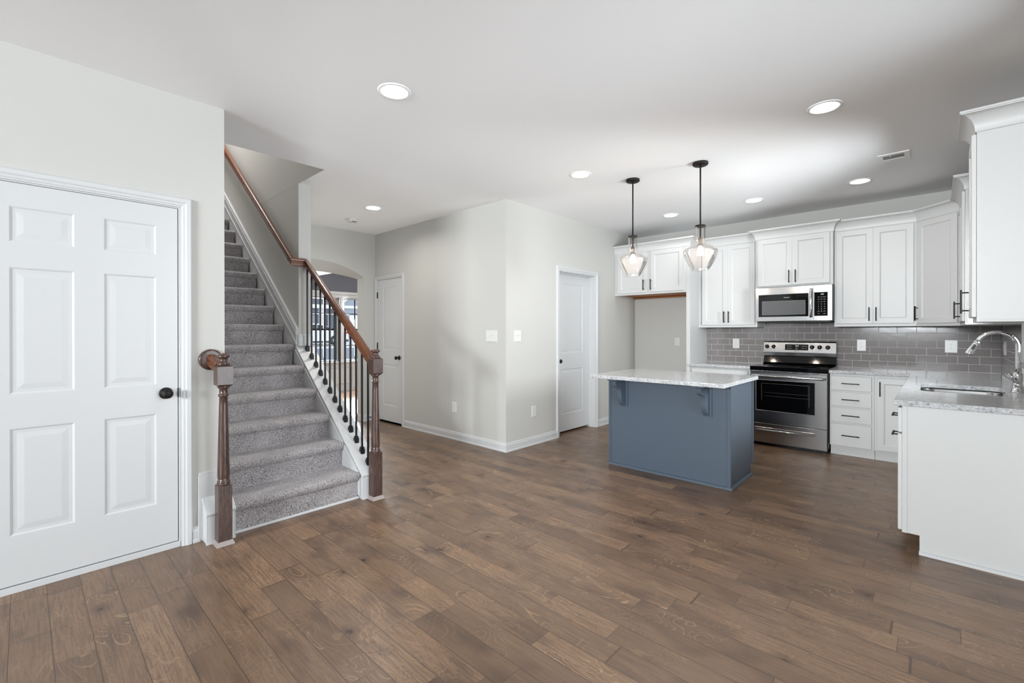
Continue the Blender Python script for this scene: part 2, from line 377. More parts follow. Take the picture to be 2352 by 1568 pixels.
    def plate(s, T, w, h, t, holes=(), rings=(), mi=0, cap=True):
        """board w x h, thickness t behind the front (c=0), with rectangular moulded recesses"""
        xs = sorted({0, w} | {q for r in holes for q in (r[0], r[2])}); zs = sorted({0, h} | {q for r in holes for q in (r[1], r[3])})
        for i in range(len(xs)-1):
            for j in range(len(zs)-1):
                cx, cz = (xs[i]+xs[i+1])/2, (zs[j]+zs[j+1])/2
                if any(r[0] < cx < r[2] and r[1] < cz < r[3] for r in holes): continue
                s.add([T(xs[i], zs[j], 0), T(xs[i+1], zs[j], 0), T(xs[i+1], zs[j+1], 0), T(xs[i], zs[j+1], 0)], [(0, 1, 2, 3)], mi)
        for r in holes:
            loops = [[T(r[0]+q, r[1]+q, c), T(r[2]-q, r[1]+q, c), T(r[2]-q, r[3]-q, c), T(r[0]+q, r[3]-q, c)] for q, c in rings]
            for a, b in zip(loops, loops[1:]):
                for k in range(4):
                    j = (k+1) % 4; s.add([a[k], a[j], b[j], b[k]], [(0, 1, 2, 3)], mi)
            if cap: s.add(loops[-1], [(0, 1, 2, 3)], mi)
        e = .0025  # eased outer edge
        f = [T(0, 0, 0), T(w, 0, 0), T(w, h, 0), T(0, h, 0)]; g = [T(-e, -e, -e), T(w+e, -e, -e), T(w+e, h+e, -e), T(-e, h+e, -e)]; k_ = [T(-e, -e, -t), T(w+e, -e, -t), T(w+e, h+e, -t), T(-e, h+e, -t)]
        for a, b in ((f, g), (g, k_)):
            for k in range(4):
                j = (k+1) % 4; s.add([a[k], a[j], b[j], b[k]], [(0, 1, 2, 3)], mi)
        s.add(k_, [(3, 2, 1, 0)], mi)
    def build(s, name, mats, parent=None, base=None, bevel=0, bseg=2):
        if parent is not None and base is None: base = PBASE.get(parent.name, Vector((0, 0, 0)))
        base = Vector(base) if base is not None else Vector((0, 0, 0))
        me = bpy.data.meshes.new(name)
        me.from_pydata([tuple(v-base) for v in s.v], [], s.f)
        if not isinstance(mats, (list, tuple)): mats = [mats]
        for m_ in mats: me.materials.append(m_)
        for i, p in enumerate(me.polygons): p.material_index = s.mi[i]; p.use_smooth = s.sm[i]
        bm = bmesh.new(); bm.from_mesh(me); bmesh.ops.remove_doubles(bm, verts=bm.verts, dist=1e-5)
        bmesh.ops.recalc_face_normals(bm, faces=bm.faces); bm.to_mesh(me); bm.free()
        o = bpy.data.objects.new(name, me); COL.objects.link(o)
        if parent is not None: o.parent = parent; PBASE[o.name] = base
        else: o.location = base
        if bevel:
            md = o.modifiers.new('edge', 'BEVEL'); md.width = bevel; md.segments = bseg; md.limit_method = 'ANGLE'; md.angle_limit = .6
        return o
PBASE = {}
def thing(name, label, cat, loc=(0, 0, 0), group=None, kind=None, rotz=0):
    """Empty at the thing's base. Parts are meshed in world coordinates unless the caller works locally."""
    o = bpy.data.objects.new(name, None); COL.objects.link(o); o.empty_display_size = .1
    o.location = loc; o.rotation_euler = (0, 0, rotz); PBASE[o.name] = Vector(loc)
    if kind: o['kind'] = kind
    if label: o['label'] = label
    if cat: o['category'] = cat
    if group: o['group'] = group
    return o
def tag(o, label=None, cat=None, group=None, kind=None):
    if label: o['label'] = label
    if cat: o['category'] = cat
    if group: o['group'] = group
    if kind: o['kind'] = kind
    return o
def struct(mb, name, mats, parent=None, label=None, **kw):
    o = mb.build(name, mats, parent, **kw)
    if parent is None: o['kind'] = 'structure'
    if label: o['label'] = label
    return o
def copy_tree(o, parent=None):
    c = o.copy(); COL.objects.link(c); c.parent = parent
    for ch in list(o.children): copy_tree(ch, c)
    return c
def text_mesh(txt, size, name, mat, T, parent, align='CENTER', ext=.0003):
    """flat lettering laid on frame T (origin = centre of the text)"""
    cu = bpy.data.curves.new(name, 'FONT'); cu.body = txt; cu.size = size; cu.align_x = align; cu.align_y = 'CENTER'; cu.extrude = ext
    to = bpy.data.objects.new(name, cu); COL.objects.link(to)
    dg = bpy.context.evaluated_depsgraph_get(); me = bpy.data.meshes.new_from_object(to.evaluated_get(dg))
    bpy.data.objects.remove(to)
    base = PBASE.get(parent.name, Vector((0, 0, 0)))
    me.transform(Matrix.Identity(4))
    for v in me.vertices: v.co = T(v.co.x, v.co.y, v.co.z) - base
    me.materials.clear(); me.materials.append(mat)
    o = bpy.data.objects.new(name, me); COL.objects.link(o); o.parent = parent; PBASE[o.name] = base
    return o

# ---------------------------------------------------------------- the room shell
H = 2.74
YD, XE = 3.372, .89            # door wall plane, its corner at the stairs
SX0, SX1, SYE = 1.824, 1.943, 4.527   # wall on the right of the stairs
XC, YP, YB = 3.564, 3.412, 6.096      # closet wall, pantry wall, arch wall
XK, YR = 6.442, -.465                 # kitchen back wall, right wall
YF = 9.53

m = MB(); m.box((-6.62, -.585, -.12), (6.56, 9.65, 0)); struct(m, 'floor', M['floor'])

CANS = [(1.516, 2.372), (3.501, .528), (2.769, 4.778), (3.480, 2.388), (5.451, 2.407), (5.458, 1.471), (5.457, .541)]
def holed_slab(name, outer, holes, z0, z1, mat):
    me = bpy.data.meshes.new(name); bm = bmesh.new()
    def loop(pts):
        vs = [bm.verts.new((x, y, z0)) for x, y in pts]
        return [bm.edges.new((vs[i], vs[(i+1) % len(vs)])) for i in range(len(vs))]
    e = loop(outer)
    for h in holes: e += loop(h)
    bmesh.ops.triangle_fill(bm, use_beauty=True, edges=e)
    geo = bmesh.ops.extrude_face_region(bm, geom=list(bm.faces)); bmesh.ops.translate(bm, verts=[v for v in geo['geom'] if isinstance(v, bmesh.types.BMVert)], vec=(0, 0, z1-z0))
    bmesh.ops.recalc_face_normals(bm, faces=bm.faces); bm.to_mesh(me); bm.free(); me.materials.append(mat)
    o = bpy.data.objects.new(name, me); COL.objects.link(o); return o
ring_ = lambda x, y, r: [(x+r*math.cos(2*math.pi*k/40), y+r*math.sin(2*math.pi*k/40)) for k in range(40)]
ceil = holed_slab('ceiling', [(-6.62, -.585), (6.56, -.585), (6.56, 9.65), (SX0, 9.65), (SX0, 3.969), (XE, 3.969), (XE, 9.65), (-6.62, 9.65)], [ring_(x, y, .0765) for x, y in CANS], H, H+.045, M['ceiling'])
ceil['kind'] = 'structure'

m = MB()
m.box((-6.5, YD, 0), (-.285, YD+.12, H)); m.box((.652, YD, 0), (XE, YD+.12, H)); m.box((-.285, YD, 2.06), (.652, YD+.12, H))
m.box((XE-.12, YD+.12, 0), (XE, YF, 5.2))
struct(m, 'wall_left', M['wall'])
m = MB(); m.box((SX0, SYE, 0), (SX1, YF, H)); struct(m, 'wall_stair', M['wall'])
m = MB()
m.box((SX0, 3.85, H+.046), (SX1, YF, 5.2)); m.box((XE, 3.85, H+.046), (SX0, 3.969, 5.2)); m.box((SX0-.0006, 3.9696, H+.0003), (SX0, YF, H+.047)); m.box((XE, 3.969, H+.0003), (SX0-.0006, 3.9696, H+.047))
m.box((XE-.12, 3.85, H+.046), (XE, YD+.6, 5.2)); m.box((XE, YF-.02, H), (SX0, YF, 5.2))
struct(m, 'wall_upper_stairwell', M['wall'])
m = MB(); m.box((XE-.12, 3.85, 5.2), (SX1, 9.65, 5.25)); struct(m, 'ceiling_stairwell', M['ceiling'])

# arch wall
m = MB(); AX0, AX1, AS, AR = 2.02, 3.377, 2.093, .187; TK = .18
m.box((SX1, YB, 0), (AX0, YB+TK, H)); m.box((AX1, YB, 0), (XC, YB+TK, H))
cx, hw = (AX0+AX1)/2, (AX1-AX0)/2; rad = (hw*hw+AR*AR)/(2*AR); cz = AS+AR-rad
N_ = 56
arc = [(cx-hw+2*hw*i/N_, ) for i in range(N_+1)]; arc = [(a[0], cz+math.sqrt(max(0, rad*rad-(a[0]-cx)**2))) for a in arc]
BR = .062; BS = 2.083; rb = (hw*hw+BR*BR)/(2*BR); zb_ = BS+BR-rb
arcb = [(x, zb_+math.sqrt(max(0, rb*rb-(x-cx)**2))) for x, z in arc]
for (x0, z0), (x1, z1), (_, w0), (_, w1) in zip(arc, arc[1:], arcb, arcb[1:]):
    m.add([(x0, YB, z0), (x1, YB, z1), (x1, YB, H), (x0, YB, H), (x0, YB+TK, w0), (x1, YB+TK, w1), (x1, YB+TK, H), (x0, YB+TK, H)],
          [(0, 1, 2, 3), (7, 6, 5, 4)])
    m.add([(x0, YB, z0), (x0, YB+TK, w0), (x1, YB+TK, w1), (x1, YB, z1)], [(0, 1, 2, 3)])
struct(m, 'wall_arch', M['wall'])

m = MB(); m.box((XC, YP, 0), (XC+.12, 5.40, H)); m.box((XC, 6.035, 0), (XC+.12, YB+TK, H)); m.box((XC, 5.40, 2.06), (XC+.12, 6.035, H))
struct(m, 'wall_closet', M['wall'])
m = MB(); m.box((XC+.12, YP, 0), (4.515, YP+.12, H)); m.box((5.325, YP, 0), (XK, YP+.12, H)); m.box((4.515, YP, 2.06), (5.325, YP+.12, H))
struct(m, 'wall_pantry', M['wall'])
m = MB(); m.box((XK, YR-.12, 0), (XK+.12, 9.65, H)); struct(m, 'wall_kitchen', M['wall'])
m = MB()
WS = (4.06, 4.86, 1.14, 2.14)   # window above the sink
PD = (1.1, 3.1, 0.02, 2.64)
LW = (-5.3, -.9, .30, 2.40)     # unseen living-area windows behind the camera, added for light    # unseen sliding patio door, tall so light reaches the ceiling
m.box((-6.62, YR-.12, 0), (LW[0], YR, H)); m.box((LW[0], YR-.12, 0), (LW[1], YR, LW[2])); m.box((LW[0], YR-.12, LW[3]), (LW[1], YR, H)); m.box((LW[1], YR-.12, 0), (PD[0], YR, H)); m.box((PD[0], YR-.12, PD[3]), (PD[1], YR, H)); m.box((PD[0], YR-.12, 0), (PD[1], YR, PD[2]))
m.box((PD[1], YR-.12, 0), (WS[0], YR, H)); m.box((WS[0], YR-.12, WS[3]), (WS[1], YR, H)); m.box((WS[0], YR-.12, 0), (WS[1], YR, WS[2]))
m.box((WS[1], YR-.12, 0), (XK, YR, H))
struct(m, 'wall_right', M['wall'])
m = MB(); RW = (-.30, 1.70, 1.65, 2.60)  # unseen high window, added for light and kept out of tile reflections
m.box((-6.62, YR, 0), (-6.5, RW[0], H)); m.box((-6.62, RW[1], 0), (-6.5, 9.65, H)); m.box((-6.62, RW[0], 0), (-6.5, RW[1], RW[2])); m.box((-6.62, RW[0], RW[3]), (-6.5, RW[1], H))
struct(m, 'wall_rear', M['wall'])
DW = [(3.83, 4.69), (4.805, 5.665)]; DZ = (.66, 2.045)
m = MB()
m.box((-6.5, YF, 0), (DW[0][0], YF+.12, H)); m.box((DW[1][1], YF, 0), (XK, YF+.12, H)); m.box((DW[0][1], YF, 0), (DW[1][0], YF+.12, H))
for a, b in DW: m.box((a, YF, 0), (b, YF+.12, DZ[0])); m.box((a, YF, DZ[1]), (b, YF+.12, H))
struct(m, 'wall_dining', M['darkwall'])

m = MB(); m.box((SX1+.001, YB+TK+.001, 2.45), (4.12, YF-.001, H-.001)); struct(m, 'ceiling_dining_soffit', M['ceiling'])
# windows
def sash_window(name, T, w, h, cols=3, sash=M['iron'], rail=True):
    """T: left-bottom corner of the opening, front towards the room"""
    r = thing(name, None, None, T(0, 0, 0), kind='structure')
    m = MB(); f = .028
    m.fbox(T, 0, w, 0, f, -.10, -.03); m.fbox(T, 0, w, h-f, h, -.10, -.03); m.fbox(T, 0, f, f, h-f, -.10, -.03); m.fbox(T, w-f, w, f, h-f, -.10, -.03)
    m.build('window_frame', M['trim'], r)
    s = MB(); b = .010
    x0, x1 = f, w-f
    s.fbox(T, x0, x1, h/2-.02, h/2+.02, -.085, -.055) if rail else None
    s.fbox(T, x0, x0+.02, f, h-f, -.083, -.057); s.fbox(T, x1-.02, x1, f, h-f, -.083, -.057)
    for k in range(1, cols):
        x = x0+(x1-x0)*k/cols; s.fbox(T, x-b, x+b, f, h-f, -.078, -.06)
    for z in ((h*.25, h*.75) if rail else ()): s.fbox(T, x0+.02, x1-.02, z-b, z+b, -.0785, -.0595)
    s.build('window_grille', sash, r)
    g = MB(); g.fbox(T, x0+.001, x1-.001, f+.001, h-f-.001, -.072, -.068); g.build('window_pane', M['pane'], r)
    return r
CASE = [(0, 0), (.058, 0), (.058, .008), (.05, .017), (.03, .017), (.022, .012), (.012, .012), (.006, .008), (0, .008)]
def casing(T, w, h, mat, parent=None, name='casing', sill=False, width=1.0):
    """mitred casing round an opening of w x h: profile (out from opening, proud of wall)"""
    mb = MB(); o = .003
    rings = []
    for q, c in CASE:
        q = q*width+o
        if sill: rings.append([T(-q, -q, c), T(-q, h+q, c), T(w+q, h+q, c), T(w+q, -q, c)])
        else: rings.append([T(-q, 0, c), T(-q, h+q, c), T(w+q, h+q, c), T(w+q, 0, c)])
    n = len(rings); m_ = 4 if sill else 3
    for i in range(n):
        j = (i+1) % n
        for k in range(m_):
            l = (k+1) % 4
            mb.add([rings[i][k], rings[i][l], rings[j][l], rings[j][k]], [(0, 1, 2, 3)])
    return mb.build(name, mat, parent)
for i, (a, b) in enumerate(DW):
    sash_window('window_%d' % (i+1), Fr((a, YF, DZ[0]), X), b-a, DZ[1]-DZ[0])
T = Fr((WS[1], YR, WS[2]), -X); wk = sash_window('window_3', T, WS[1]-WS[0], WS[3]-WS[2], 2)
casing(T, WS[1]-WS[0], WS[3]-WS[2], M['trim'], wk, sill=True, width=1.7)
T = Fr((-6.5, RW[0], RW[2]), Y); wr = sash_window('window_4', Fr((-6.5, RW[0], RW[2]), Y, X), RW[1]-RW[0], RW[3]-RW[2], 4, sash=M['trim'])
casing(Fr((-6.5, RW[0], RW[2]), Y, X), RW[1]-RW[0], RW[3]-RW[2], M['trim'], wr, sill=True, width=1.4)
T = Fr((LW[1], YR, LW[2]), -X); wl = sash_window('window_5', T, LW[1]-LW[0], LW[3]-LW[2], 5, sash=M['trim'], rail=False)
casing(T, LW[1]-LW[0], LW[3]-LW[2], M['trim'], wl, sill=True, width=1.4)
# unseen patio door, put in and made tall for the light
T = Fr((PD[1], YR, PD[2]), -X); pw, ph = PD[1]-PD[0], PD[3]-PD[2]
r = thing('door_4', None, None, T(0, 0, 0), kind='structure')
m = MB()
for x0, x1, c in ((0, pw/2+.03, -.06), (pw/2-.03, pw, -.095)):
    m.fbox(T, x0, x0+.06, 0, ph, c, c+.03); m.fbox(T, x1-.06, x1, 0, ph, c, c+.03); m.fbox(T, x0+.06, x1-.06, 0, .09, c, c+.03); m.fbox(T, x0+.06, x1-.06, ph-.07, ph, c, c+.03)
m.build('door_frame', M['trim'], r)
g = MB(); g.fbox(T, .061, pw/2-.031, .091, ph-.071, -.047, -.043); g.fbox(T, pw/2+.031, pw-.061, .091, ph-.071, -.082, -.078); g.build('door_pane', M['pane'], r)
casing(T, pw, ph, M['trim'], r, width=1.4)
# dining window trim and wainscot
m = MB()
m.box((3.74, YF-.03, DZ[1]), (5.755, YF-.001, 2.155)); m.box((3.71, YF-.055, 2.125), (5.785, YF-.001, 2.172)); m.box((3.725, YF-.04, DZ[1]+.03), (5.77, YF-.03, DZ[1]+.045))
for x0, x1 in ((3.74, 3.83), (4.69, 4.805), (5.665, 5.755)):
    m.box((x0, YF-.022, DZ[0]), (x1, YF-.001, DZ[1])); 
    if x1-x0 > .1: m.box((x0+.03, YF-.03, DZ[0]), (x1-.03, YF-.022, DZ[1]))
m.box((3.70, YF-.06, DZ[0]-.03), (5.795, YF-.001, DZ[0]))
struct(m, 'trim_1', M['trim'], bevel=.002)
m = MB(); m.box((SX1, YF-.014, 0), (XK, YF-.0005, DZ[0]-.03)); m.box((SX1, YF-.028, 0), (XK, YF-.014, .11)); m.box((SX1, YF-.03, .60), (XK, YF-.014, .629))
for k in range(7):
    x = 1.99+k*.62; T = Fr((x, YF-.014, .17), X)
    for q0, q1 in (((0, 0), (.54, .018)), ((0, .35), (.54, .368)), ((0, .018), (.018, .35)), ((.522, .018), (.54, .35))): m.fbox(T, q0[0], q1[0], q0[1], q1[1], 0, .012)
struct(m, 'trim_2', M['trim'])

# baseboards
BP = [(0, 0), (.017, 0), (.017, .014), (.012, .02), (.012, .072), (.008, .082), (.008, .092), (.003, .098), (0, .098)]
def baseboard(name, path):
    m = MB(); m.sweep([(x, y, 0) for x, y in path], BP, side=1); return struct(m, name, M['trim'])
baseboard('baseboard_left', [(.7125, YD), (.752, YD)])
baseboard('baseboard_far_left', [(-6.5, YD), (-.348, YD)])
baseboard('baseboard_closet', [(XC, 5.336), (XC, YP), (4.453, YP)])
baseboard('baseboard_pantry', [(5.387, YP), (XK-.0, YP), (XK, 2.37)])
baseboard('baseboard_arch', [(AX1, YB+TK), (AX1, YB), (XC, YB)])
baseboard('baseboard_stair', [(SX1, YB), (SX1, 4.60)][::-1])
baseboard('baseboard_rear', [(PD[0]-.09, YR), (-6.5, YR), (-6.5, YD)])
baseboard('baseboard_right', [(3.56, YR), (PD[1]+.085, YR)])

# ---------------------------------------------------------------- doors
RAISED = [(0, 0), (.005, -.002), (.009, -.0045), (.024, -.005), (.050, -.002)]
def knob(T, parent, name='door_knob', r=.026, back=.032):
    """round knob: T origin on the door face"""
    m = MB(); m.lathe([(back, 0), (back, .005), (back-.005, .009), (.013, .011), (.011, .026), (.014, .034), (r*.8, .040), (r, .050), (r, .056), (r*.85, .064), (r*.5, .069), (.0005, .070)], T.o, T.n, 28)
    return m.build(name, M['bronze'], parent)
def hinge(T, parent, z):
    m = MB(); m.tube([T(0, z-.045, .006), T(0, z+.045, .006)], .006, 10); m.fbox(T, -.012, .010, z-.045, z+.045, 0, .002)
    for q in (-.015, .015): m.tube([T(0, z+q-.0015, .006), T(0, z+q+.0015, .006)], .0068, 10)
    m.build('hinge', M['iron'], parent)
# door beside the stairs: six raised panels
T = Fr((-.275, YD+.004, .04), X)
d1 = thing('door_1', None, None, (-.275, YD, 0), kind='structure')
m = MB(); dx = .275
hl = [(x0+dx, z0-.04, x1+dx, z1-.04) for x0, x1 in ((-.046, .189), (.308, .538)) for z0, z1 in ((.286, .822), (.994, 1.63), (1.757, 1.935))]
m.plate(T, .915, 2.011, .040, hl, RAISED); m.build('door_slab', M['trim'], d1)
casing(Fr((-.285, YD, 0), X), .937, 2.06, M['trim'], d1)
m = MB(); J = Fr((-.285, YD, 0), X)
m.fbox(J, 0, .006, 0, 2.06, -.11, -.001); m.fbox(J, .931, .937, 0, 2.06, -.11, -.001); m.fbox(J, .006, .931, 2.055, 2.06, -.11, -.001); m.build('door_jamb', M['trim'], d1)
m = MB(); m.fbox(J, .0, .937, 0, .033, -.1, .004); m.build('threshold', M['trim'], d1, bevel=.002)
m = MB(); m.fbox(J, -.02, .957, .033, 2.08, -.125, -.121); m.build('gap_shade_sheet', M['black'], d1)  # black sheet standing in for the shade in the door gaps
knob(Fr(T(.583+dx, .899, 0), X), d1, r=.027, back=.034)
m = MB(); m.fbox(J, .925, .9315, .91, .965, -.03, .006); m.build('strike_plate', M['iron'], d1)
# pantry door, set back in its frame
d2 = thing('door_2', None, None, (4.515, YP, 0), kind='structure'); YS = 3.508
T = Fr((4.52, YS, .028), X); m = MB()
m.plate(T, .795, 2.02, .035, [(.16, .215, .645, .795), (.16, 1.0, .645, 1.895)], RAISED); m.build('door_slab', M['trim'], d2)
J = Fr((4.515, YP, 0), X); casing(J, .81, 2.06, M['trim'], d2)
m = MB(); m.fbox(J, 0, .005, 0, 2.06, -.13, -.001); m.fbox(J, .805, .81, 0, 2.06, -.13, -.001); m.fbox(J, .005, .805, 2.053, 2.06, -.13, -.001)
for a, b in ((.005, .016), (.794, .805)): m.fbox(J, a, b, 0, 2.053, -.094, -.058)
m.fbox(J, .016, .794, 2.042, 2.053, -.094, -.058)
m.build('door_jamb', M['trim'], d2)
m = MB(); m.fbox(J, -.02, .83, 0, 2.08, -.16, -.155); m.build('gap_shade_sheet', M['black'], d2)  # black sheet so gaps round the pantry door read as shade
knob(Fr((4.602, YS, .932), X), d2, r=.026, back=.031)
# closet door beside the arch
d3 = thing('door_3', None, None, (XC, 5.7, 0), kind='structure')
T = Fr((XC+.003, 6.03, .03), -Y); m = MB()
m.plate(T, .622, 2.022, .035, [(.150, .22, .512, .81), (.150, 1.01, .512, 1.913)], RAISED); m.build('door_slab', M['trim'], d3)
J = Fr((XC, 6.035, 0), -Y); casing(J, .635, 2.06, M['trim'], d3, width=.99)
m = MB(); m.fbox(J, 0, .004, 0, 2.06, -.11, -.001); m.fbox(J, .631, .635, 0, 2.06, -.11, -.001); m.fbox(J, .004, .631, 2.055, 2.06, -.11, -.001); m.build('door_jamb', M['trim'], d3)
m = MB(); m.fbox(J, -.02, .655, 0, 2.08, -.125, -.121); m.build('gap_shade_sheet', M['black'], d3)  # black sheet giving the closet door gaps their shade
m = MB(); m.fbox(J, .004, .631, 0, .006, -.09, 0); m.build('threshold', M['black'], d3)  # black strip standing in for the shaded gap under the door
knob(Fr((XC+.003, 5.468, .942), -Y), d3, r=.026, back=.031)
J2 = Fr((XC+.003, 6.033, 0), -Y)
for z in (1.84, 1.10, .22): hinge(J2, d3, z)
m = MB(); m.fbox(J, .628, .6315, .915, .965, -.03, .004); m.build('strike_plate', M['chrome'], d3)

# ---------------------------------------------------------------- staircase
SL = .7709
st = thing('staircase', 'straight carpeted staircase rising beside the six-panel door', 'staircase', (1.345, 3.30, 0))
def step_profile():
    pts = []; nst = 15
    for n in range(nst):
        yn, zn = 3.290+.2536*n, .205+.1955*n   # nosing
        yr = yn+.034                            # riser plane
        zb = zn-.1955 if n else .012
        pts.append((yr, zb+(.006 if n else 0), False))
        pts.append((yr-.002, zn-.070, False)); pts.append((yr-.006, zn-.062, True)); pts.append((yn+.012, zn-.058, True))
        for k in range(7):
            a = math.pi*(1.25-.75*k/6)
            pts.append((yn+.026+.026*math.cos(a), zn-.027+.027*math.sin(a), True))
        pts.append((yn+.15, zn+.002, True)); pts.append((yn+.2536+.020, zn+.002, True))
    return pts
pr = step_profile(); m = MB(); XS0, XS1 = .905, 1.790
cols_ = 2
for k in range(len(pr)-1):
    (y0, z0, s0), (y1, z1, s1) = pr[k], pr[k+1]
    m.add([(XS0, y0, z0), (XS1, y0, z0), (XS1, y1, z1), (XS0, y1, z1)], [(0, 1, 2, 3)], 0, s0 or s1)
# side returns (thickness) so that the carpet is a body
for xs in (XS0, XS1):
    for n in range(15):
        yn, zn = 3.290+.2536*n, .205+.1955*n
        m.add([(xs, yn+.034, zn-.19), (xs, yn+.30, zn-.19), (xs, yn+.30, zn+.002), (xs, yn+.02, zn+.002), (xs, yn+.002, zn-.022), (xs, yn+.010, zn-.055), (xs, yn+.034, zn-.068)], [(0, 1, 2, 3, 4, 5, 6)])
m.build('carpet', M['carpet'], st)
m = MB(); m.box((XS0, 3.312, 0), (XS1+.008, 3.334, .016)); m.build('floor_shoe', M['trim'], st, bevel=.003)
def band(y0, y1, lo, hi):
    return [(y0, lo(y0)), (y1, lo(y1)), (y1, hi(y1)), (y0, hi(y0))]
capz = lambda y: .199+(y-3.273)*.768
# curbs that carry the newels and balusters
for nm, x0, x1, ye in (('stringer', 1.795, 1.965, SYE), ('stringer', .760, .922, YD)):
    m = MB(); pts = [(3.266, 0), (3.266, capz(3.262)), (ye, capz(ye)), (ye, 0)]
    m.prism([(x0+.006, y, z-(.012 if z > 0 else 0)) for y, z in pts], (x1-x0-.012, 0, 0))
    q = [(3.258, capz(3.262)-.014), (3.256, capz(3.262)-.002), (3.262, capz(3.262)+.004), (ye-.0005, capz(ye)+.004), (ye-.0005, capz(ye)-.014), (3.266, capz(3.262)-.018)]
    m.prism([(x0, y, z) for y, z in q], (x1-x0, 0, 0))
    for e0, e1 in ((x0+.002, x0+.006), (x1-.006, x1-.002)):   # corner beads on the front
        m.box((e0, 3.26, 0), (e1, 3.266, capz(3.262)-.014))
    m.box((x0+.006, 3.2605, 0), (x1-.006, 3.266, capz(3.262)-.02))
    m.box((x0+.001, 3.256, 0), (x1-.001, 3.27, .012))
    m.build(nm, M['trim'], st, bevel=.0015)
m = MB(); m.box((.742, YD-.0145, 0), (.895, YD-.0005, .405)); m.box((.745, YD-.011, .405), (.893, YD-.0005, .425)); m.build('plinth_board', M['trim'], st, bevel=.002)
m = MB(); m.box((SX0-.012, SYE-.014, capz(SYE)+.005), (SX1+.012, SYE-.0005, capz(SYE)+.10)); m.box((SX0-.009, SYE-.010, capz(SYE)+.10), (SX1+.009, SYE-.0005, capz(SYE)+.122))
m.build('plinth_board', M['trim'], st, bevel=.002)
nose = lambda y: .205+(y-3.290)*SL
# skirt boards with a moulded top
m = MB()
pts = [(3.30, .02), (3.30, capz(3.30)-.03), (SYE-.001, capz(SYE)-.03), (SYE-.001, nose(SYE)-.5)]
m.prism([(1.788, y, z) for y, z in pts], (.011, 0, 0))
top = lambda y: 1.296+(y-4.474)*SL
pts = [(SYE, nose(SYE)-.45), (SYE, top(SYE)-.03), (7.1, top(7.1)-.03), (7.1, nose(7.1)-.45)]
m.prism([(1.800, y, z) for y, z in pts], (SX0-1.8005, 0, 0))
for lo, hi, xx in ((-.150, -.135, 1.794), (-.052, -.036, 1.794), (-.036, 0, 1.798)):
    m.prism([(xx, SYE-.0008, top(SYE)+lo), (xx, SYE-.0008, top(SYE)+hi), (xx, 7.1, top(7.1)+hi), (xx, 7.1, top(7.1)+lo)], (SX0-.0005-xx, 0, 0))
pts = [(YD+.12, nose(3.49)-.40), (YD+.12, top(3.49)-.0), (7.1, top(7.1)), (7.1, nose(7.1)-.45)]
m.prism([(XE+.0005, y, z) for y, z in pts], (.012, 0, 0))
m.build('skirt_board', M['trim'], st)
m = MB(); m.box((XE, 6.95, 2.80), (SX0, YF-.03, 2.94)); struct(m, 'floor_upper_landing', M['carpet'])

# ---------------------------------------------------------------- newels, balustrade, rails
def newel(name, x, y, parent):
    h = .0375
    e = MB()
    def chamf(z0, z1, hh, c0, c1):
        e.add([(x-hh+c0, y-hh+c0, z0), (x+hh-c0, y-hh+c0, z0), (x+hh-c0, y+hh-c0, z0), (x-hh+c0, y+hh-c0, z0),
               (x-hh+c1, y-hh+c1, z1), (x+hh-c1, y-hh+c1, z1), (x+hh-c1, y+hh-c1, z1), (x-hh+c1, y+hh-c1, z1)],
              [(3, 2, 1, 0), (4, 5, 6, 7), (0, 1, 5, 4), (1, 2, 6, 5), (2, 3, 7, 6), (3, 0, 4, 7)])
    e.box((x-h, y-h, .0), (x+h, y+h, .362)); chamf(.362, .368, h, 0, .008)
    e.lathe([(.036, .366), (.037, .372), (.034, .378), (.036, .384), (.034, .390), (.029, .394), (.033, .41), (.0335, .44), (.031, .55), (.027, .72), (.0235, .86), (.0225, .905),
             (.026, .908), (.029, .912), (.029, .917), (.025, .921), (.0225, .924), (.0225, .950), (.026, .957), (.032, .962), (.033, .968), (.030, .974), (.030, .980)], (x, y, 0), Z, 32)
    chamf(.968, .982, .042, .014, 0); e.box((x-.042, y-.042, .982), (x+.042, y+.042, 1.092)); chamf(1.092, 1.102, .042, 0, .012)
    e.lathe([(.034, 1.100), (.036, 1.106), (.036, 1.112), (.030, 1.118), (.023, 1.124), (.021, 1.132), (.021, 1.138), (.026, 1.143), (.034, 1.149), (.036, 1.156), (.033, 1.163), (.020, 1.171), (.0005, 1.175)], (x, y, 0), Z, 32)
    o = e.build(name, M['oak_z'], parent)
    s = MB(); s.add([(x-.050, y-.050, 0), (x+.050, y-.050, 0), (x+.050, y+.0435, 0), (x-.050, y+.0435, 0), (x-.0395, y-.0395, .026), (x+.0395, y-.0395, .026), (x+.0395, y+.0395, .026), (x-.0395, y+.0395, .026)],
              [(3, 2, 1, 0), (4, 5, 6, 7), (0, 1, 5, 4), (1, 2, 6, 5), (2, 3, 7, 6), (3, 0, 4, 7)])
    so = s.build('shoe_moulding', M['oak_pale'], o); so['label'] = 'pale unfinished wood shoe moulding'
    return o
RAILP = [(-.029, -.030), (-.029, -.012), (-.022, -.006), (-.022, .002), (-.030, .008), (-.031, .016), (-.024, .026), (-.010, .031), (.010, .031), (.024, .026), (.031, .016), (.030, .008), (.022, .002), (.022, -.006), (.029, -.012), (.029, -.030)]
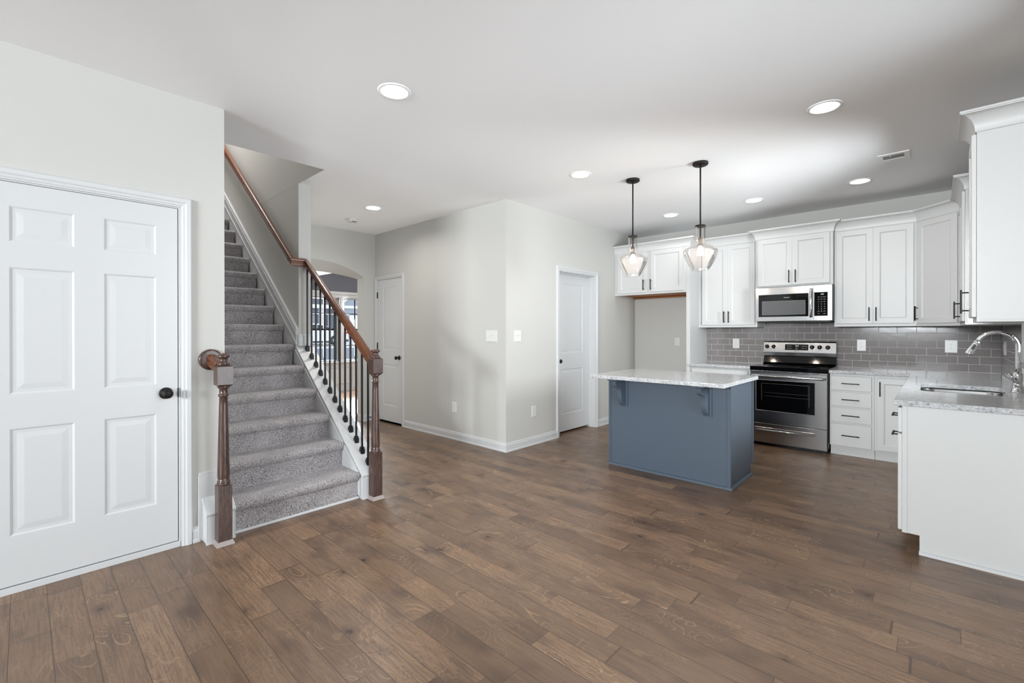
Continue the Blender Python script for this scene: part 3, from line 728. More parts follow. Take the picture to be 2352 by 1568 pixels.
def rail_sweep(m, path):
    """vertical-plane sweep with the profile kept upright (mitred by construction)"""
    path = [Vector(p) for p in path]; n = len(path); k = len(RAILP); vs = []; fs = []
    for i, p in enumerate(path):
        d0 = (p-path[i-1]) if i else (path[1]-p); d1 = (path[i+1]-p) if i < n-1 else d0
        h0 = Vector((d0.x, d0.y, 0)).normalized(); h1 = Vector((d1.x, d1.y, 0)).normalized()
        n0 = h0.cross(Z); n1 = h1.cross(Z); mt = (n0+n1).normalized(); mt = mt/max(.3, mt.dot(n0))
        sl = max(abs(d.z)/max(1e-6, math.hypot(d.x, d.y)) for d in (d0, d1)); st_ = math.sqrt(1+min(sl, .78)**2)
        for a, h in RAILP: vs.append(p+mt*a+Z*h*st_)
    for i in range(n-1):
        for q in range(k):
            j = (q+1) % k; fs.append((i*k+q, i*k+j, (i+1)*k+j, (i+1)*k+q))
    fs += [list(range(k))[::-1], [(n-1)*k+q for q in range(k)]]
    m.add(vs, fs, 0, False)
NX = 1.885
bal = thing('stair_railing', 'oak handrail with black iron balusters on the open side of the stairs', 'railing', (NX, 3.222, 0))
newel('newel_post', NX, 3.222, bal)
railz = lambda y: 1.083+(y-3.28)*.7405
m = MB(); rail_sweep(m, [(NX, 3.245, railz(3.245)), (NX, 4.485, railz(4.485)), (1.755, 4.485, railz(4.485)-.004), (1.755, 6.95, railz(4.485)-.004+(6.95-4.485)*.7709)])
m.build('handrail', M['oak_y'], bal)
for y in (4.62, 5.55, 6.5):
    z = railz(4.485)-.004+(y-4.485)*.7709
    m = MB(); m.tube([(SX0-.001, y, z-.085), (SX0-.03, y, z-.085), (1.765, y, z-.075), (1.757, y, z-.06), (1.755, y, z-.034)], .006, 10); m.lathe([(.028, 0), (.026, .006), (.010, .010), (.0005, .010)], (SX0-.0005, y, z-.085), -X, 20)
    m.build('rail_bracket', M['bronze'], bal)
ys = [3.335+.0950*k for k in range(13)]
first = None
for y in ys:
    zb = capz(y)+.004; zt = railz(y)-.030
    m = MB(); m.box((-.0064, -.0064, .012), (.0064, .0064, zt-zb)); b = m.build('baluster', M['iron'], bal, base=(0, 0, 0)); b.location = (0, y-3.222, zb)
    if first is None:
        s = MB(); hb = .0165; dz = hb*.768
        s.add([(-hb, -hb, -dz), (hb, -hb, -dz), (hb, hb, dz), (-hb, hb, dz), (-hb, -hb, .030), (hb, -hb, .030), (hb, hb, .030), (-hb, hb, .030)],
              [(3, 2, 1, 0), (4, 5, 6, 7), (0, 1, 5, 4), (1, 2, 6, 5), (2, 3, 7, 6), (3, 0, 4, 7)])
        s.box((-.0115, -.0115, .030), (.0115, .0115, .036)); s.box((-.0155, -.0155, .036), (.0155, .0155, .0415)); s.box((-.010, -.010, .0415), (.010, .010, .047))
        first = s.build('baluster_shoe', M['iron'], b, base=(0, 0, 0), bevel=.001)
    else:
        c = first.copy(); COL.objects.link(c); c.parent = b
lp = thing('newel_railing', 'short oak newel rail tied back to the wall by a round rosette', 'railing', (.8435, 3.222, 0))
newel('newel_post', .8435, 3.222, lp)
m = MB(); rail_sweep(m, [(.838, 3.255, 1.085), (.815, 3.36, 1.132)]); m.build('handrail', M['oak_y'], lp)
m = MB(); m.lathe([(.064, 0), (.066, .004), (.066, .010), (.060, .015), (.052, .017), (.0005, .017)], (.812, YD-.0005, 1.130), -Y, 40); m.build('rosette', M['oak_z'], lp)

# ---------------------------------------------------------------- cabinetry
SHAKER = [(0, 0), (.004, -.003), (.010, -.0075), (.0105, -.009)]
def pull(T, parent, a, z, L=.145, vert=True, name='handle'):
    """square bar pull centred at (a, z) on frame T"""
    m = MB(); r = .0048; off = .034; h = L/2
    if vert:
        m.fbox(T, a-r, a+r, z-h, z+h, off-r, off+r)
        for q in (-h+.018, h-.018): m.tube([T(a, z+q, 0), T(a, z+q, off)], .0042, 8)
    else:
        m.fbox(T, a-h, a+h, z-r, z+r, off-r, off+r)
        for q in (-h+.018, h-.018): m.tube([T(a+q, z, 0), T(a+q, z, off)], .0042, 8)
    return m.build(name, M['bronze'], parent, bevel=.001)
def cab_door(T, parent, a0, a1, z0, z1, hnd=None, stile=.052, name='cabinet_door'):
    D = T.at(a0, z0, .020); w_, h_ = a1-a0, z1-z0; m = MB()
    m.plate(D, w_, h_, .0185, [(stile, stile, w_-stile, h_-stile)], SHAKER)
    d = m.build(name, M['cab'], parent)
    if hnd: pull(D, d, hnd[0]-a0, hnd[1]-z0)
    return d
def drawer(T, parent, a0, a1, z0, z1, hnd=True, L=.15):
    D = T.at(a0, z0, .020); m = MB(); m.plate(D, a1-a0, z1-z0, .0185); d = m.build('drawer', M['cab'], parent)
    if hnd: pull(D, d, (a1-a0)/2, (z1-z0)/2+.0, L, False)
    return d
CROWN = [(0, 0), (.006, 0)]+[(.008+.058*(1-math.cos(math.pi/2*k/14)), .006+.088*math.sin(math.pi/2*k/14)) for k in range(15)]+[(.066, .100), (.070, .101), (.070, .112), (0, .112)]
def crown(parent, path, z=2.405, side=1):
    m = MB(); m.sweep([(x, y, z) for x, y in path], CROWN, side=side); return m.build('crown_moulding', M['cab'], parent)
UF = 6.137   # face frame plane of the wall cabinets

# cabinet over the refrigerator space with its tall side panel
fc = thing('refrigerator_cabinet', 'white two-door cabinet above the empty refrigerator space, with full-height side panel', 'cabinet', (6.14, 2.9, 0))
T = Fr((5.84, YP-.002, 0), -Y)
m = MB(); m.box((5.84, 2.37, 1.83), (XK-.001, YP-.002, 2.42)); m.build('cabinet_body', M['cab'], fc, bevel=.0015)
m = MB(); m.fbox(T, 0, 1.04, 1.816, 1.83, -.02, 0); m.build('face_frame', M['cab'], fc)
m = MB(); m.box((5.862, 2.372, 1.826), (XK-.002, YP-.004, 1.8298)); m.box((6.40, 2.372, 1.80), (XK-.003, YP-.004, 1.826)); o = m.build('cabinet_bottom', M['natural'], fc); o['label'] = 'unpainted orange-brown wood underside'
cab_door(T, fc, .06, .505, 1.845, 2.398, (.463, 1.945)); cab_door(T, fc, .562, 1.008, 1.845, 2.398, (.570+.0, 1.945))
m = MB(); m.box((5.84, 2.320, 0), (XK-.001, 2.3695, 2.42)); m.build('side_panel', M['cab'], fc, bevel=.0015)
crown(fc, [(5.84, YP-.003), (5.84, 2.320), (UF-.08, 2.320)])

# wall cabinets
def wall_cab(name, label, xf, y0, y1, z0, doors, crownpath, zt=2.42, hz=None):
    r = thing(name, label, 'cabinet', ((xf+XK)/2, (y0+y1)/2, z0), group=None)
    m = MB(); m.box((xf+.018, y0, z0), (XK-.001, y1, zt)); m.build('cabinet_body', M['cab'], r)
    T = Fr((xf, y1, 0), -Y); m = MB(); w_ = y1-y0
    m.fbox(T, 0, w_, z0, z0+.036, -.018, 0); m.fbox(T, 0, w_, zt-.04, zt, -.018, 0); m.fbox(T, 0, .03, z0+.036, zt-.04, -.018, 0); m.fbox(T, w_-.03, w_, z0+.036, zt-.04, -.018, 0)
    m.build('face_frame', M['cab'], r, bevel=.001)
    for a0, a1, zb, ztp, h in doors: cab_door(T, r, y1-a0, y1-a1, zb, ztp, (y1-h, hz or zb+.097))
    if crownpath: crown(r, crownpath)
    return r
wall_cab('wall_cabinet', 'tall narrow two-door white wall cabinet between refrigerator panel and microwave', UF, 1.612, 2.3195, 1.358, [(2.27, 1.956, 1.391, 2.397, 1.991), (1.952, 1.638, 1.391, 2.397, 1.934)], [(UF, 2.3195), (UF, 1.612)])
c = wall_cab('wall_cabinet', 'short two-door white cabinet projecting above the microwave', 6.06, .836, 1.605, 1.826, [(1.579, 1.224, 1.845, 2.397, 1.250), (1.220, .866, 1.845, 2.397, 1.185)], [(UF, 1.605), (6.06, 1.605), (6.06, .836), (UF, .836)], hz=1.94)
wall_cab('wall_cabinet', 'tall two-door white wall cabinet right of the microwave', UF, .152, .833, 1.358, [(.815, .497, 1.391, 2.395, .527), (.493, .175, 1.391, 2.395, .469)], [(UF, .833), (UF, .151), (UF-.0, .150)])
# diagonal corner cabinet
YG = YR+.305      # face plane of cabinets on the right wall (-.16)
P0, P1 = Vector((UF, .150, 0)), Vector((5.832, -.155, 0))
r = thing('corner_cabinet', 'white diagonal corner wall cabinet with a single tall door', 'cabinet', (6.2, -.2, 1.358))
m = MB(); m.prism([(UF+.012, .148, 1.358), (P1.x+.005, P1.y-.012, 1.358), (P1.x+.002, YR+.001, 1.358), (XK-.001, YR+.001, 1.358), (XK-.001, .148, 1.358)], (0, 0, 1.062)); m.build('cabinet_body', M['cab'], r)
T = Fr(P0, P1-P0); L_ = (P1-P0).length
m = MB(); m.fbox(T, 0, L_, 1.358, 1.394, -.012, 0); m.fbox(T, 0, L_, 2.38, 2.42, -.012, 0); m.fbox(T, 0, .03, 1.394, 2.38, -.012, 0); m.fbox(T, L_-.03, L_, 1.394, 2.38, -.012, 0); m.build('face_frame', M['cab'], r)
cab_door(T, r, .018, L_-.018, 1.388, 2.397, (.034, 1.485))
crown(r, [(UF, .152), (P0.x, P0.y), (P1.x, P1.y), (P1.x-.002, P1.y)])
# wall cabinets on the right wall, either side of the sink window
def right_cab(name, label, x0, x1, doors, cp):
    r = thing(name, label, 'cabinet', ((x0+x1)/2, YR+.15, 1.358))
    m = MB(); m.box((x0, YR+.001, 1.358), (x1, YG-.018, 2.42)); m.build('cabinet_body', M['cab'], r, bevel=.001)
    T = Fr((x1, YG, 0), -X); w_ = x1-x0; m = MB()
    m.fbox(T, 0, w_, 1.358, 1.394, -.018, 0); m.fbox(T, 0, w_, 2.38, 2.42, -.018, 0); m.fbox(T, 0, .03, 1.394, 2.38, -.018, 0); m.fbox(T, w_-.03, w_, 1.394, 2.38, -.018, 0); m.build('face_frame', M['cab'], r)
    for a0, a1, h in doors: cab_door(T, r, x1-a0, x1-a1, 1.388, 2.397, (x1-h, 1.485))
    m = MB(); Q = Fr((x0, YG-.018, 1.358), -Y, -X); m.fbox(Fr((x0, YG-.012, 0), -Y), .0, .282, 1.372, 2.404, .0005, .004); m.build('end_panel', M['cab'], r)
    crown(r, cp); return r
right_cab('wall_cabinet', 'white wall cabinet on the right wall beside the diagonal corner cabinet', 5.0, 5.830, [(5.81, 5.42, 5.45), (5.41, 5.02, 5.38)], [(5.83, YG), (5.0, YG), (5.0, YR+.003)])
right_cab('wall_cabinet', 'large near white wall cabinet cut by the right edge of the picture', 3.60, 3.955, [(3.935, 3.62, 3.90)], [(3.955, YR+.003), (3.955, YG), (3.60, YG), (3.60, YR+.003)])

# ---- base cabinets
CT = .897; CB = CT-.033
def base_front(r, xf, y0, y1):
    m = MB(); m.box((xf+.002, y0, .105), (XK-.001, y1, CB-.001)); m.box((xf+.06, y0+.001, 0), (XK-.001, y1-.001, .105)); return m
bl = thing('base_cabinet', 'white base cabinet behind the blue island, left of the range', 'cabinet', (6.14, 1.96, 0))
m = base_front(bl, 5.852, 1.607, 2.319); m.build('cabinet_body', M['cab'], bl, bevel=.001)
T = Fr((5.852, 2.319, 0), -Y)
drawer(T, bl, .03, .682, .694, .835); cab_door(T, bl, .03, .352, .119, .668, (.32, .58)); cab_door(T, bl, .358, .682, .119, .668, (.39, .58))
bd = thing('drawer_cabinet', 'white base cabinet with a stack of four drawers right of the range', 'cabinet', (6.14, .65, 0))
m = base_front(bd, 5.852, .462, .835); m.build('cabinet_body', M['cab'], bd, bevel=.001)
T = Fr((5.852, .835, 0), -Y)
for z0, z1 in ((.694, .835), (.528, .668), (.363, .503), (.113, .337)): drawer(T, bd, .014, .349, z0, z1)
bc = thing('corner_base_cabinet', 'white corner base cabinet with one framed door', 'cabinet', (6.14, .2, 0))
m = MB(); m.box((5.854, YR+.001, .105), (XK-.001, .461, CB-.001)); m.box((5.912, YR+.001, 0), (XK-.001, .460, .105)); m.build('cabinet_body', M['cab'], bc, bevel=.001)
T = Fr((5.852, .4615, 0), -Y); cab_door(T, bc, .022, .30, .119, .834, (.046, .73))
# peninsula / sink run along the right wall
XP = 3.583; YPF = .153
sk = thing('sink_base_cabinet', 'white sink cabinet run seen end-on at the right edge, flat end panel facing the room', 'cabinet', (4.7, -.15, 0))
m = MB(); m.box((XP+.016, YR+.001, .105), (4.02, YPF-.002, CB-.001)); m.box((4.02, YR+.001, .105), (5.853, YPF-.002, .60)); m.box((XP+.016, YR+.001, 0), (5.853, YPF-.078, .105)); m.box((4.02, YPF-.02, .60), (5.853, YPF-.002, CB-.001)); m.box((4.95, YR+.001, .60), (5.853, YPF-.02, CB-.001))
m.build('cabinet_body', M['cab'], sk)
m = MB(); m.prism([(XP, YR+.001, 0), (XP, YPF-.079, 0), (XP, YPF-.079, .108), (XP, YPF, .108), (XP, YPF, CB-.002), (XP, YR+.001, CB-.002)], (.0155, 0, 0)); m.box((XP-.005, YPF-.024, .108), (XP-.0002, YPF, CB-.002)); m.build('end_panel', M['cab'], sk, bevel=.001)
m = MB(); m.sweep([(XP, YPF-.076, 0), (XP, YR+.002, 0)], [(0, 0), (.016, 0), (.015, .008), (.010, .015), (0, .019)]); m.build('shoe_moulding', M['trim'], sk)
T = Fr((5.83, YPF, 0), -X)
for x0, x1, hh in ((3.60, 4.05, 3.64),):
    drawer(T, sk, 5.83-x1, 5.83-x0, .705, .845, L=.13); d_ = cab_door(T, sk, 5.83-x1, 5.83-x0, .119, .688); pull(T.at(5.83-x1, .119, .020), d_, (x1-x0)/2, .655-.119, .13, False)
for x0, x1, hh in ((4.07, 4.50, 4.46), (4.51, 4.94, 4.55), (4.98, 5.80, 5.02)):
    drawer(T, sk, 5.83-x1, 5.83-x0, .705, .845, hnd=False); cab_door(T, sk, 5.83-x1, 5.83-x0, .119, .688, (5.83-hh, .58))

# ---- worktops
def slab_edge(m, outline, z0, z1, r=.006):
    """polygonal slab with softened upper edge"""
    n = len(outline); P = [Vector((x, y, 0)) for x, y in outline]
    def inset(q):
        out = []
        for i in range(n):
            d0 = (P[i]-P[i-1]).normalized(); d1 = (P[(i+1) % n]-P[i]).normalized(); a = Vector((-d0.y, d0.x, 0)); b = Vector((-d1.y, d1.x, 0)); mt = (a+b).normalized(); mt /= max(.25, mt.dot(a)); out.append(P[i]+mt*q)
        return out
    L0 = inset(r); rings = [(inset(r*.5), z0), (P, z0+r*.6), (P, z1-r), (inset(r*.3), z1-r*.3), (L0, z1)]
    for (A, za), (B_, zb) in zip(rings, rings[1:]):
        for i in range(n):
            j = (i+1) % n; m.add([A[i]+Z*za, A[j]+Z*za, B_[j]+Z*zb, B_[i]+Z*zb], [(0, 1, 2, 3)], 0, False)
    m.add([p+Z*z1 for p in L0], [list(range(n))]); m.add([p+Z*z0 for p in rings[0][0]], [list(range(n))[::-1]])
def rounded(x0, y0, x1, y1, r, k=6):
    out = []
    for cx_, cy_, a0 in ((x0+r, y0+r, math.pi), (x1-r, y0+r, 1.5*math.pi), (x1-r, y1-r, 0), (x0+r, y1-r, .5*math.pi)):
        for i in range(k+1):
            a = a0+math.pi/2*i/k; out.append((cx_+r*math.cos(a), cy_+r*math.sin(a)))
    return out
m = MB(); slab_edge(m, [(5.803, 1.602), (XK-.002, 1.602), (XK-.002, 2.3185), (5.803, 2.3185)], CB, CT)
o = m.build('countertop', M['granite'], base=(6.1, 1.96, CB)); tag(o, 'short granite worktop left of the range', 'countertop')
# L-shaped worktop with sink cut-out: bmesh outline filled around the opening
def worktop_with_hole(outer, hole, z0, z1):
    me = bpy.data.meshes.new('countertop'); bm = bmesh.new(); base = Vector((5.2, 0, z0))
    def loop(pts):
        vs = [bm.verts.new((x-base.x, y-base.y, z1-z0)) for x, y in pts]
        return [bm.edges.new((vs[i], vs[(i+1) % len(vs)])) for i in range(len(vs))]
    e = loop(outer)+loop(hole); bmesh.ops.triangle_fill(bm, use_beauty=True, edges=e)
    geo = bmesh.ops.extrude_face_region(bm, geom=list(bm.faces)); bmesh.ops.translate(bm, verts=[v for v in geo['geom'] if isinstance(v, bmesh.types.BMVert)], vec=(0, 0, -(z1-z0)))
    bmesh.ops.recalc_face_normals(bm, faces=bm.faces); bm.to_mesh(me); bm.free(); me.materials.append(M['granite'])
    o = bpy.data.objects.new('countertop', me); COL.objects.link(o); o.location = base
    md = o.modifiers.new('edge', 'BEVEL'); md.width = .005; md.segments = 3; md.limit_method = 'ANGLE'; md.angle_limit = .7
    return o
SINK = (4.205, -.335, 4.845, .088)
XT = 3.553; YT = .190
o = worktop_with_hole([(XT, YR+.002), (XK-.002, YR+.002), (XK-.002, .837), (5.803, .837), (5.803, YT), (XT, YT)], rounded(*SINK, .075, 8), CB, CT)
tag(o, 'L-shaped granite worktop with the sink cut into it', 'countertop')
# sink
sn = thing('kitchen_sink', 'undermounted stainless steel sink bowl set in the granite', 'sink', (4.52, -.12, CB-.2))
m = MB(); R0 = rounded(SINK[0]-.006, SINK[1]-.006, SINK[2]+.006, SINK[3]+.006, .08, 8); R1 = rounded(SINK[0]+.012, SINK[1]+.012, SINK[2]-.012, SINK[3]-.012, .07, 8); R2 = rounded(SINK[0]+.05, SINK[1]+.05, SINK[2]-.05, SINK[3]-.05, .05, 8)
R00 = rounded(SINK[0]-.03, SINK[1]-.03, SINK[2]+.03, SINK[3]+.03, .09, 8)
rs = [(R00, CB-.0015), (R0, CB-.0015), (rounded(SINK[0]-.003, SINK[1]-.003, SINK[2]+.003, SINK[3]+.003, .078, 8), CB-.012), (R1, CB-.17), (R2, CB-.195)]
for (A, za), (B_, zb) in zip(rs, rs[1:]):
    for i in range(len(A)):
        j = (i+1) % len(A); m.add([(A[i][0], A[i][1], za), (A[j][0], A[j][1], za), (B_[j][0], B_[j][1], zb), (B_[i][0], B_[i][1], zb)], [(0, 1, 2, 3)], 0, True)
m.add([(x, y, CB-.195) for x, y in R2], [list(range(len(R2)))]); m.build('sink_bowl', M['steel'], sn)
m = MB(); m.lathe([(.045, .0), (.045, .003), (.036, .004), (.030, -.002), (.0005, -.002)], (4.52, -.12, CB-.195), Z, 28); m.build('drain', M['chrome'], sn)
# faucet
fx, fy = 4.55, -.395
fa = thing('kitchen_faucet', 'chrome gooseneck pull-down faucet standing behind the sink', 'faucet', (fx, fy, CT))
m = MB(); m.lathe([(.034, 0), (.034, .004), (.030, .008), (.026, .030), (.022, .060), (.021, .066), (.0245, .070), (.0245, .122), (.0225, .128), (.0165, .131), (.0155, .133)], (fx, fy, CT), Z, 32); m.build('faucet_body', M['chrome'], fa)
m = MB(); R = .098; zc = 1.200; cyc = fy+R
path = [(fx, fy, CT+.128), (fx, fy, 1.06), (fx, fy, 1.14)] + [(fx, cyc-R*math.cos(math.pi*k/18*1.0), zc+R*math.sin(math.pi*k/18*1.0)) for k in range(0, 17)]
m.tube(path, .0125, 16); m.build('spout', M['chrome'], fa)
p1 = Vector(path[-1]); dd = (Vector(path[-1])-Vector(path[-2])).normalized()
m = MB(); m.lathe([(.0125, -.003), (.0165, 0), (.0165, .010), (.0155, .012), (.017, .02), (.020, .055), (.0235, .088), (.0245, .096), (.022, .100), (.0005, .098)], p1, dd, 28)
sp = m.build('spray_head', M['chrome'], fa)
m = MB(); q = p1+dd*.042; side_ = Vector((-1, 0, 0)); F_ = Fr(q, dd.cross(side_), side_); 
m.prism([q+side_*.0175+dd*d_+dd.cross(side_)*w_ for d_, w_ in ((-.018, -.007), (-.018, .007), (.018, .008), (.018, -.008))], side_*.004); m.build('spray_button', M['rubber'], sp)
m = MB(); m.lathe([(.018, 0), (.018, .020), (.014, .026), (.0005, .027)], (fx-.018, fy, CT+.05), -X, 24); m.tube([(fx-.035, fy, CT+.052), (fx-.05, fy+.018, CT+.085), (fx-.062, fy+.045, CT+.125)], [.0062, .0058, .0075], 12); m.build('faucet_lever', M['chrome'], fa)

# ---- backsplash (raised glossy tiles bedded in grout)
def splash(name, T, w, h, label, start, skip=None):
    m = MB(); m.fbox(T, 0, w, 0, h, .0005, .0092, 0)
    pu, pv, g = .1555, .0775, .0034; rows = int(h/pv)+1
    for r_ in range(rows):
        z0 = r_*pv+g; z1 = min((r_+1)*pv, h)
        if z1-z0 < .004: continue
        a = start+(pu/2 if r_ % 2 else 0)-pu*2
        while a < w:
            a0, a1 = max(a+g, .001), min(a+pu, w-.001); a += pu
            if a1-a0 < .006: continue
            if skip and a1 < skip[1] and a0 > skip[0] and z1 < skip[2]: continue
            e = .0018
            f = [T(a0, z0, .009), T(a1, z0, .009), T(a1, z1, .009), T(a0, z1, .009)]; k_ = [T(a0, z0, .0102), T(a1, z0, .0102), T(a1, z1, .0102), T(a0, z1, .0102)]; t_ = [T(a0+e, z0+e, .0112), T(a1-e, z0+e, .0112), T(a1-e, z1-e, .0112), T(a0+e, z1-e, .0112)]
            for A, B_ in ((f, k_), (k_, t_)):
                for i in range(4):
                    j = (i+1) % 4; m.add([A[i], A[j], B_[j], B_[i]], [(0, 1, 2, 3)], 1)
            m.add(t_, [(0, 1, 2, 3)], 1)
    o = m.build(name, [M['grout'], M['tile']], base=T(0, 0, 0)); o['kind'] = 'structure'
    return o
splash('trim_3', Fr((XK, 2.3185, CT+.001), -Y), 2.3185-YR-.012, 1.357-CT, '', .058)
splash('trim_6', Fr((XK, 1.606, 1.3572), -Y), .766, .064, '', .058-(2.3185-1.606))
splash('trim_4', Fr((XK, YR, CT+.001), -X), XK-4.995, 1.357-CT, '', .03)

# ---------------------------------------------------------------- island
isl = thing('kitchen_island', 'slate blue kitchen island with scroll corbels under its overhang', 'kitchen island', (4.29, 1.81, 0))
IX0, IX1, IY0, IY1 = 3.968, 4.60, 1.245, 2.378
m = MB(); m.box((IX0, IY0, 0), (4.53, IY1, .862)); m.box((4.53, IY0, .108), (IX1, IY1, .862)); m.build('island_body', M['blue'], isl)
for q in (((IX0-.008, IY0-.0040, .0), (IX0-.0003, IY0+.022, .862)), ((IX0-.008, IY1-.018, .0), (IX0-.0003, IY1+.004, .862)), ((IX0-.008, IY0-.008, .0), (IX0+.030, IY0-.0043, .862)), ((IX1-.030, IY0-.007, .108), (IX1+.002, IY0-.0003, .862))):
    m = MB(); m.box(*q); m.build('corner_trim', M['blue'], isl, bevel=.0015)
m = MB(); m.sweep([(IX0, IY1+.002, 0), (IX0, IY0, 0), (4.535, IY0, 0)], [(0, 0), (.020, 0), (.019, .008), (.013, .017), (0, .022)], side=1); m.build('shoe_moulding', M['blue'], isl)
def corbel(y0):
    m = MB(); bw = .075
    m.box((IX0-.016, y0, .582), (IX0-.0005, y0+bw, .848)); m.box((IX0-.235, y0-.012, .848), (IX0-.0005, y0+bw+.012, .862))
    c = []   # S-shaped outline in XZ: distance out from the panel, height
    out = [(.016, .848), (.205, .848), (.208, .835), (.204, .815), (.193, .795), (.176, .781), (.158, .776), (.142, .778), (.130, .774), (.118, .762), (.108, .742), (.103, .715), (.100, .690), (.094, .662), (.082, .638), (.064, .615), (.048, .603), (.036, .596), (.016, .592)]
    sm_ = []
    for i in range(1, len(out)-2):
        p0, p1, p2, p3 = [Vector(q) for q in out[i-1:i+3]]
        for t in (0, .34, .67): sm_.append(.5*((2*p1)+(p2-p0)*t+(2*p0-5*p1+4*p2-p3)*t*t+(3*p1-p0-3*p2+p3)*t*t*t))
    out = [out[0]]+[tuple(q) for q in sm_]+out[-2:]
    m.prism([(IX0-a, y0+.017, z) for a, z in out], (0, .041, 0))
    m.build('corbel', M['blue'], isl, bevel=.002)
corbel(2.172); corbel(1.388)
T = Fr((IX1, IY0, 0), Y)
for a0, a1 in ((.02, .56), (.575, 1.115)): 
    d = MB(); D = T.at(a0, .12, .020); d.plate(D, a1-a0, .72, .0185, [(.055, .055, a1-a0-.055, .665)], SHAKER); dd_ = d.build('cabinet_door', M['blue'], isl); pull(D, dd_, .06 if a0 > .5 else a1-a0-.06, .6)
m = MB(); slab_edge(m, rounded(3.688, 1.200, 4.612, 2.432, .012, 3), CB, CT)
o = m.build('countertop', M['granite'], base=(4.15, 1.81, CB)); tag(o, 'rectangular granite top on the blue island', 'countertop')

# ---------------------------------------------------------------- range
rg = thing('range', 'freestanding stainless steel electric range with black glass cooktop', 'range', (6.1, 1.22, 0))
RY0, RY1 = .842, 1.598; T = Fr((5.80, RY1, 0), -Y); RWD = RY1-RY0
m = MB(); m.box((5.815, RY0, .055), (6.40, RY1, .885)); m.box((5.845, RY0+.02, 0), (6.38, RY1-.02, .055)); m.build('range_body', M['black'], rg)
# cooktop
m = MB(); m.box((5.792, RY0-.002, .858), (6.33, RY1+.002, .906)); m.build('cooktop', M['blackglass'], rg, bevel=.004)
for cy_, cx_, r_ in ((1.04, 5.94, .10), (1.40, 5.94, .08), (1.04, 6.18, .075), (1.40, 6.18, .10)):
    m = MB(); m.lathe([(r_, 0), (r_-.0025, .0003), (r_-.005, 0)], (cx_, cy_, .9062), Z, 48); m.build('burner_ring', M['grey_ink'], rg)
# oven door
od = MB(); D = T.at(.008, .265, .018)
ow, oh = RWD-.016, .575
od.plate(D, ow, oh, .020, [(.055, .135, ow-.105, oh-.085)], [(0, 0), (.003, .002), (.006, -.001), (.006, -.004)], cap=False)
door = od.build('oven_door', M['steel'], rg)
g = MB(); g.fbox(D, .0605, ow-.1105, .1405, oh-.0905, -.007, -.003); g.build('oven_window', M['blackglass'], door)
g = MB(); wz = [(.115, .235), (ow-.165, .235), (ow-.165, oh-.125), (.115, oh-.125)]
for a0, a1, z0, z1 in ((.115, ow-.16, oh-.128, oh-.124), (.113, .117, .25, oh-.124), (ow-.162, ow-.158, .22, oh-.124), (.14, ow-.16, .345, .347), (.14, ow-.16, .305, .307)): g.fbox(D, a0, a1, z0, z1, -.0028, -.0024)
g.build('window_line', M['mesh_grey'], door)
m = MB(); m.tube([D(.012, oh-.040, .045), D(.03, oh-.040, .052), D(ow/2, oh-.040, .056), D(ow-.03, oh-.040, .052), D(ow-.012, oh-.040, .045)], .0135, 16)
for a in (.035, ow-.035): m.tube([D(a, oh-.040, 0), D(a, oh-.040, .05)], .010, 12)
m.build('handle', M['steel'], door)
# vent trim above the door
m = MB(); V = T.at(0, 0, 0); m.fbox(T, .004, RWD-.004, .843, .857, -.01, .020); m.build('vent_trim', M['steel'], rg, bevel=.002)
for k in range(7): a = .05+k*.095; m = MB(); m.fbox(T, a, a+.06, .8475, .8525, .0195, .0205); m.build('vent_slot', M['black'], rg)
# storage drawer with recessed grip
dm = MB(); D = T.at(.008, .040, .018); dh = .215
dm.plate(D, ow, dh, .020, [(.045, .135, ow-.105, .170)], [(0, 0), (.002, .001), (.004, -.016), (.006, -.018)]); dr = dm.build('storage_drawer', M['steel'], rg)
m = MB(); m.tube([D(.052, .142, -.006), D(ow-.112, .142, -.006)], .007, 12); m.build('handle', M['chrome'], dr)
# backguard
bgf = Fr((6.355, RY1, 0), -Y)
m = MB(); m.prism([(6.325, RY0+.004, .906), (6.32, RY0+.004, .918), (6.352, RY0+.004, .925), (6.372, RY0+.004, 1.008), (6.40, RY0+.004, 1.008), (6.40, RY0+.004, .906)], (0, RWD-.008, 0)); m.build('backguard_base', M['blackglass'], rg)
m = MB(); m.prism([(6.345, RY0+.002, 1.052), (6.362, RY0+.002, 1.170), (6.372, RY0+.002, 1.185), (6.415, RY0+.002, 1.185), (6.415, RY0+.002, 1.008), (6.350, RY0+.002, 1.008)], (0, RWD-.004, 0)); bk = m.build('control_panel', M['steel'], rg, bevel=.002)
CP = Fr((6.352, RY1, 1.052), -Y); CP.n = Vector((-1, 0, .145)).normalized(); up_ = Vector((.145, 0, 1)).normalized()
class Tilt(Fr):
    def __call__(s, a, z, c): return s.o+s.u*a+up_*z+s.n*c
    def at(s, a, z, c): t = Tilt(s(a, z, c), s.u, s.n); return t
CP = Tilt((6.3455, RY1, 1.052), -Y, CP.n)
for y_ in (1.556, 1.483, 1.079, 1.004, .925):
    a = RY1-y_; m = MB(); c0 = CP(a, .066, 0)
    m.lathe([(.0235, 0), (.0235, .003), (.021, .005), (.0195, .022), (.017, .025), (.0005, .025)], c0, CP.n, 28)
    K = CP.at(a, .066, .025); m.prism([K(-.004, -.018, 0), K(.004, -.018, 0), K(.004, .018, 0), K(-.004, .018, 0)], CP.n*.008)
    kb = m.build('control_knob', M['black'], rg)
    m = MB(); m.lathe([(.0255, 0), (.0255, .0012), (.0236, .0014)], c0, CP.n, 28); m.build('knob_ring', M['chrome'], kb)
m = MB(); a0, a1 = RY1-1.360, RY1-1.118
m.prism([CP(a0, .028, .0004), CP(a1, .028, .0004), CP(a1, .098, .0004), CP(a0, .098, .0004)], CP.n*.0025); dp = m.build('display', M['blackglass'], rg, bevel=.001)
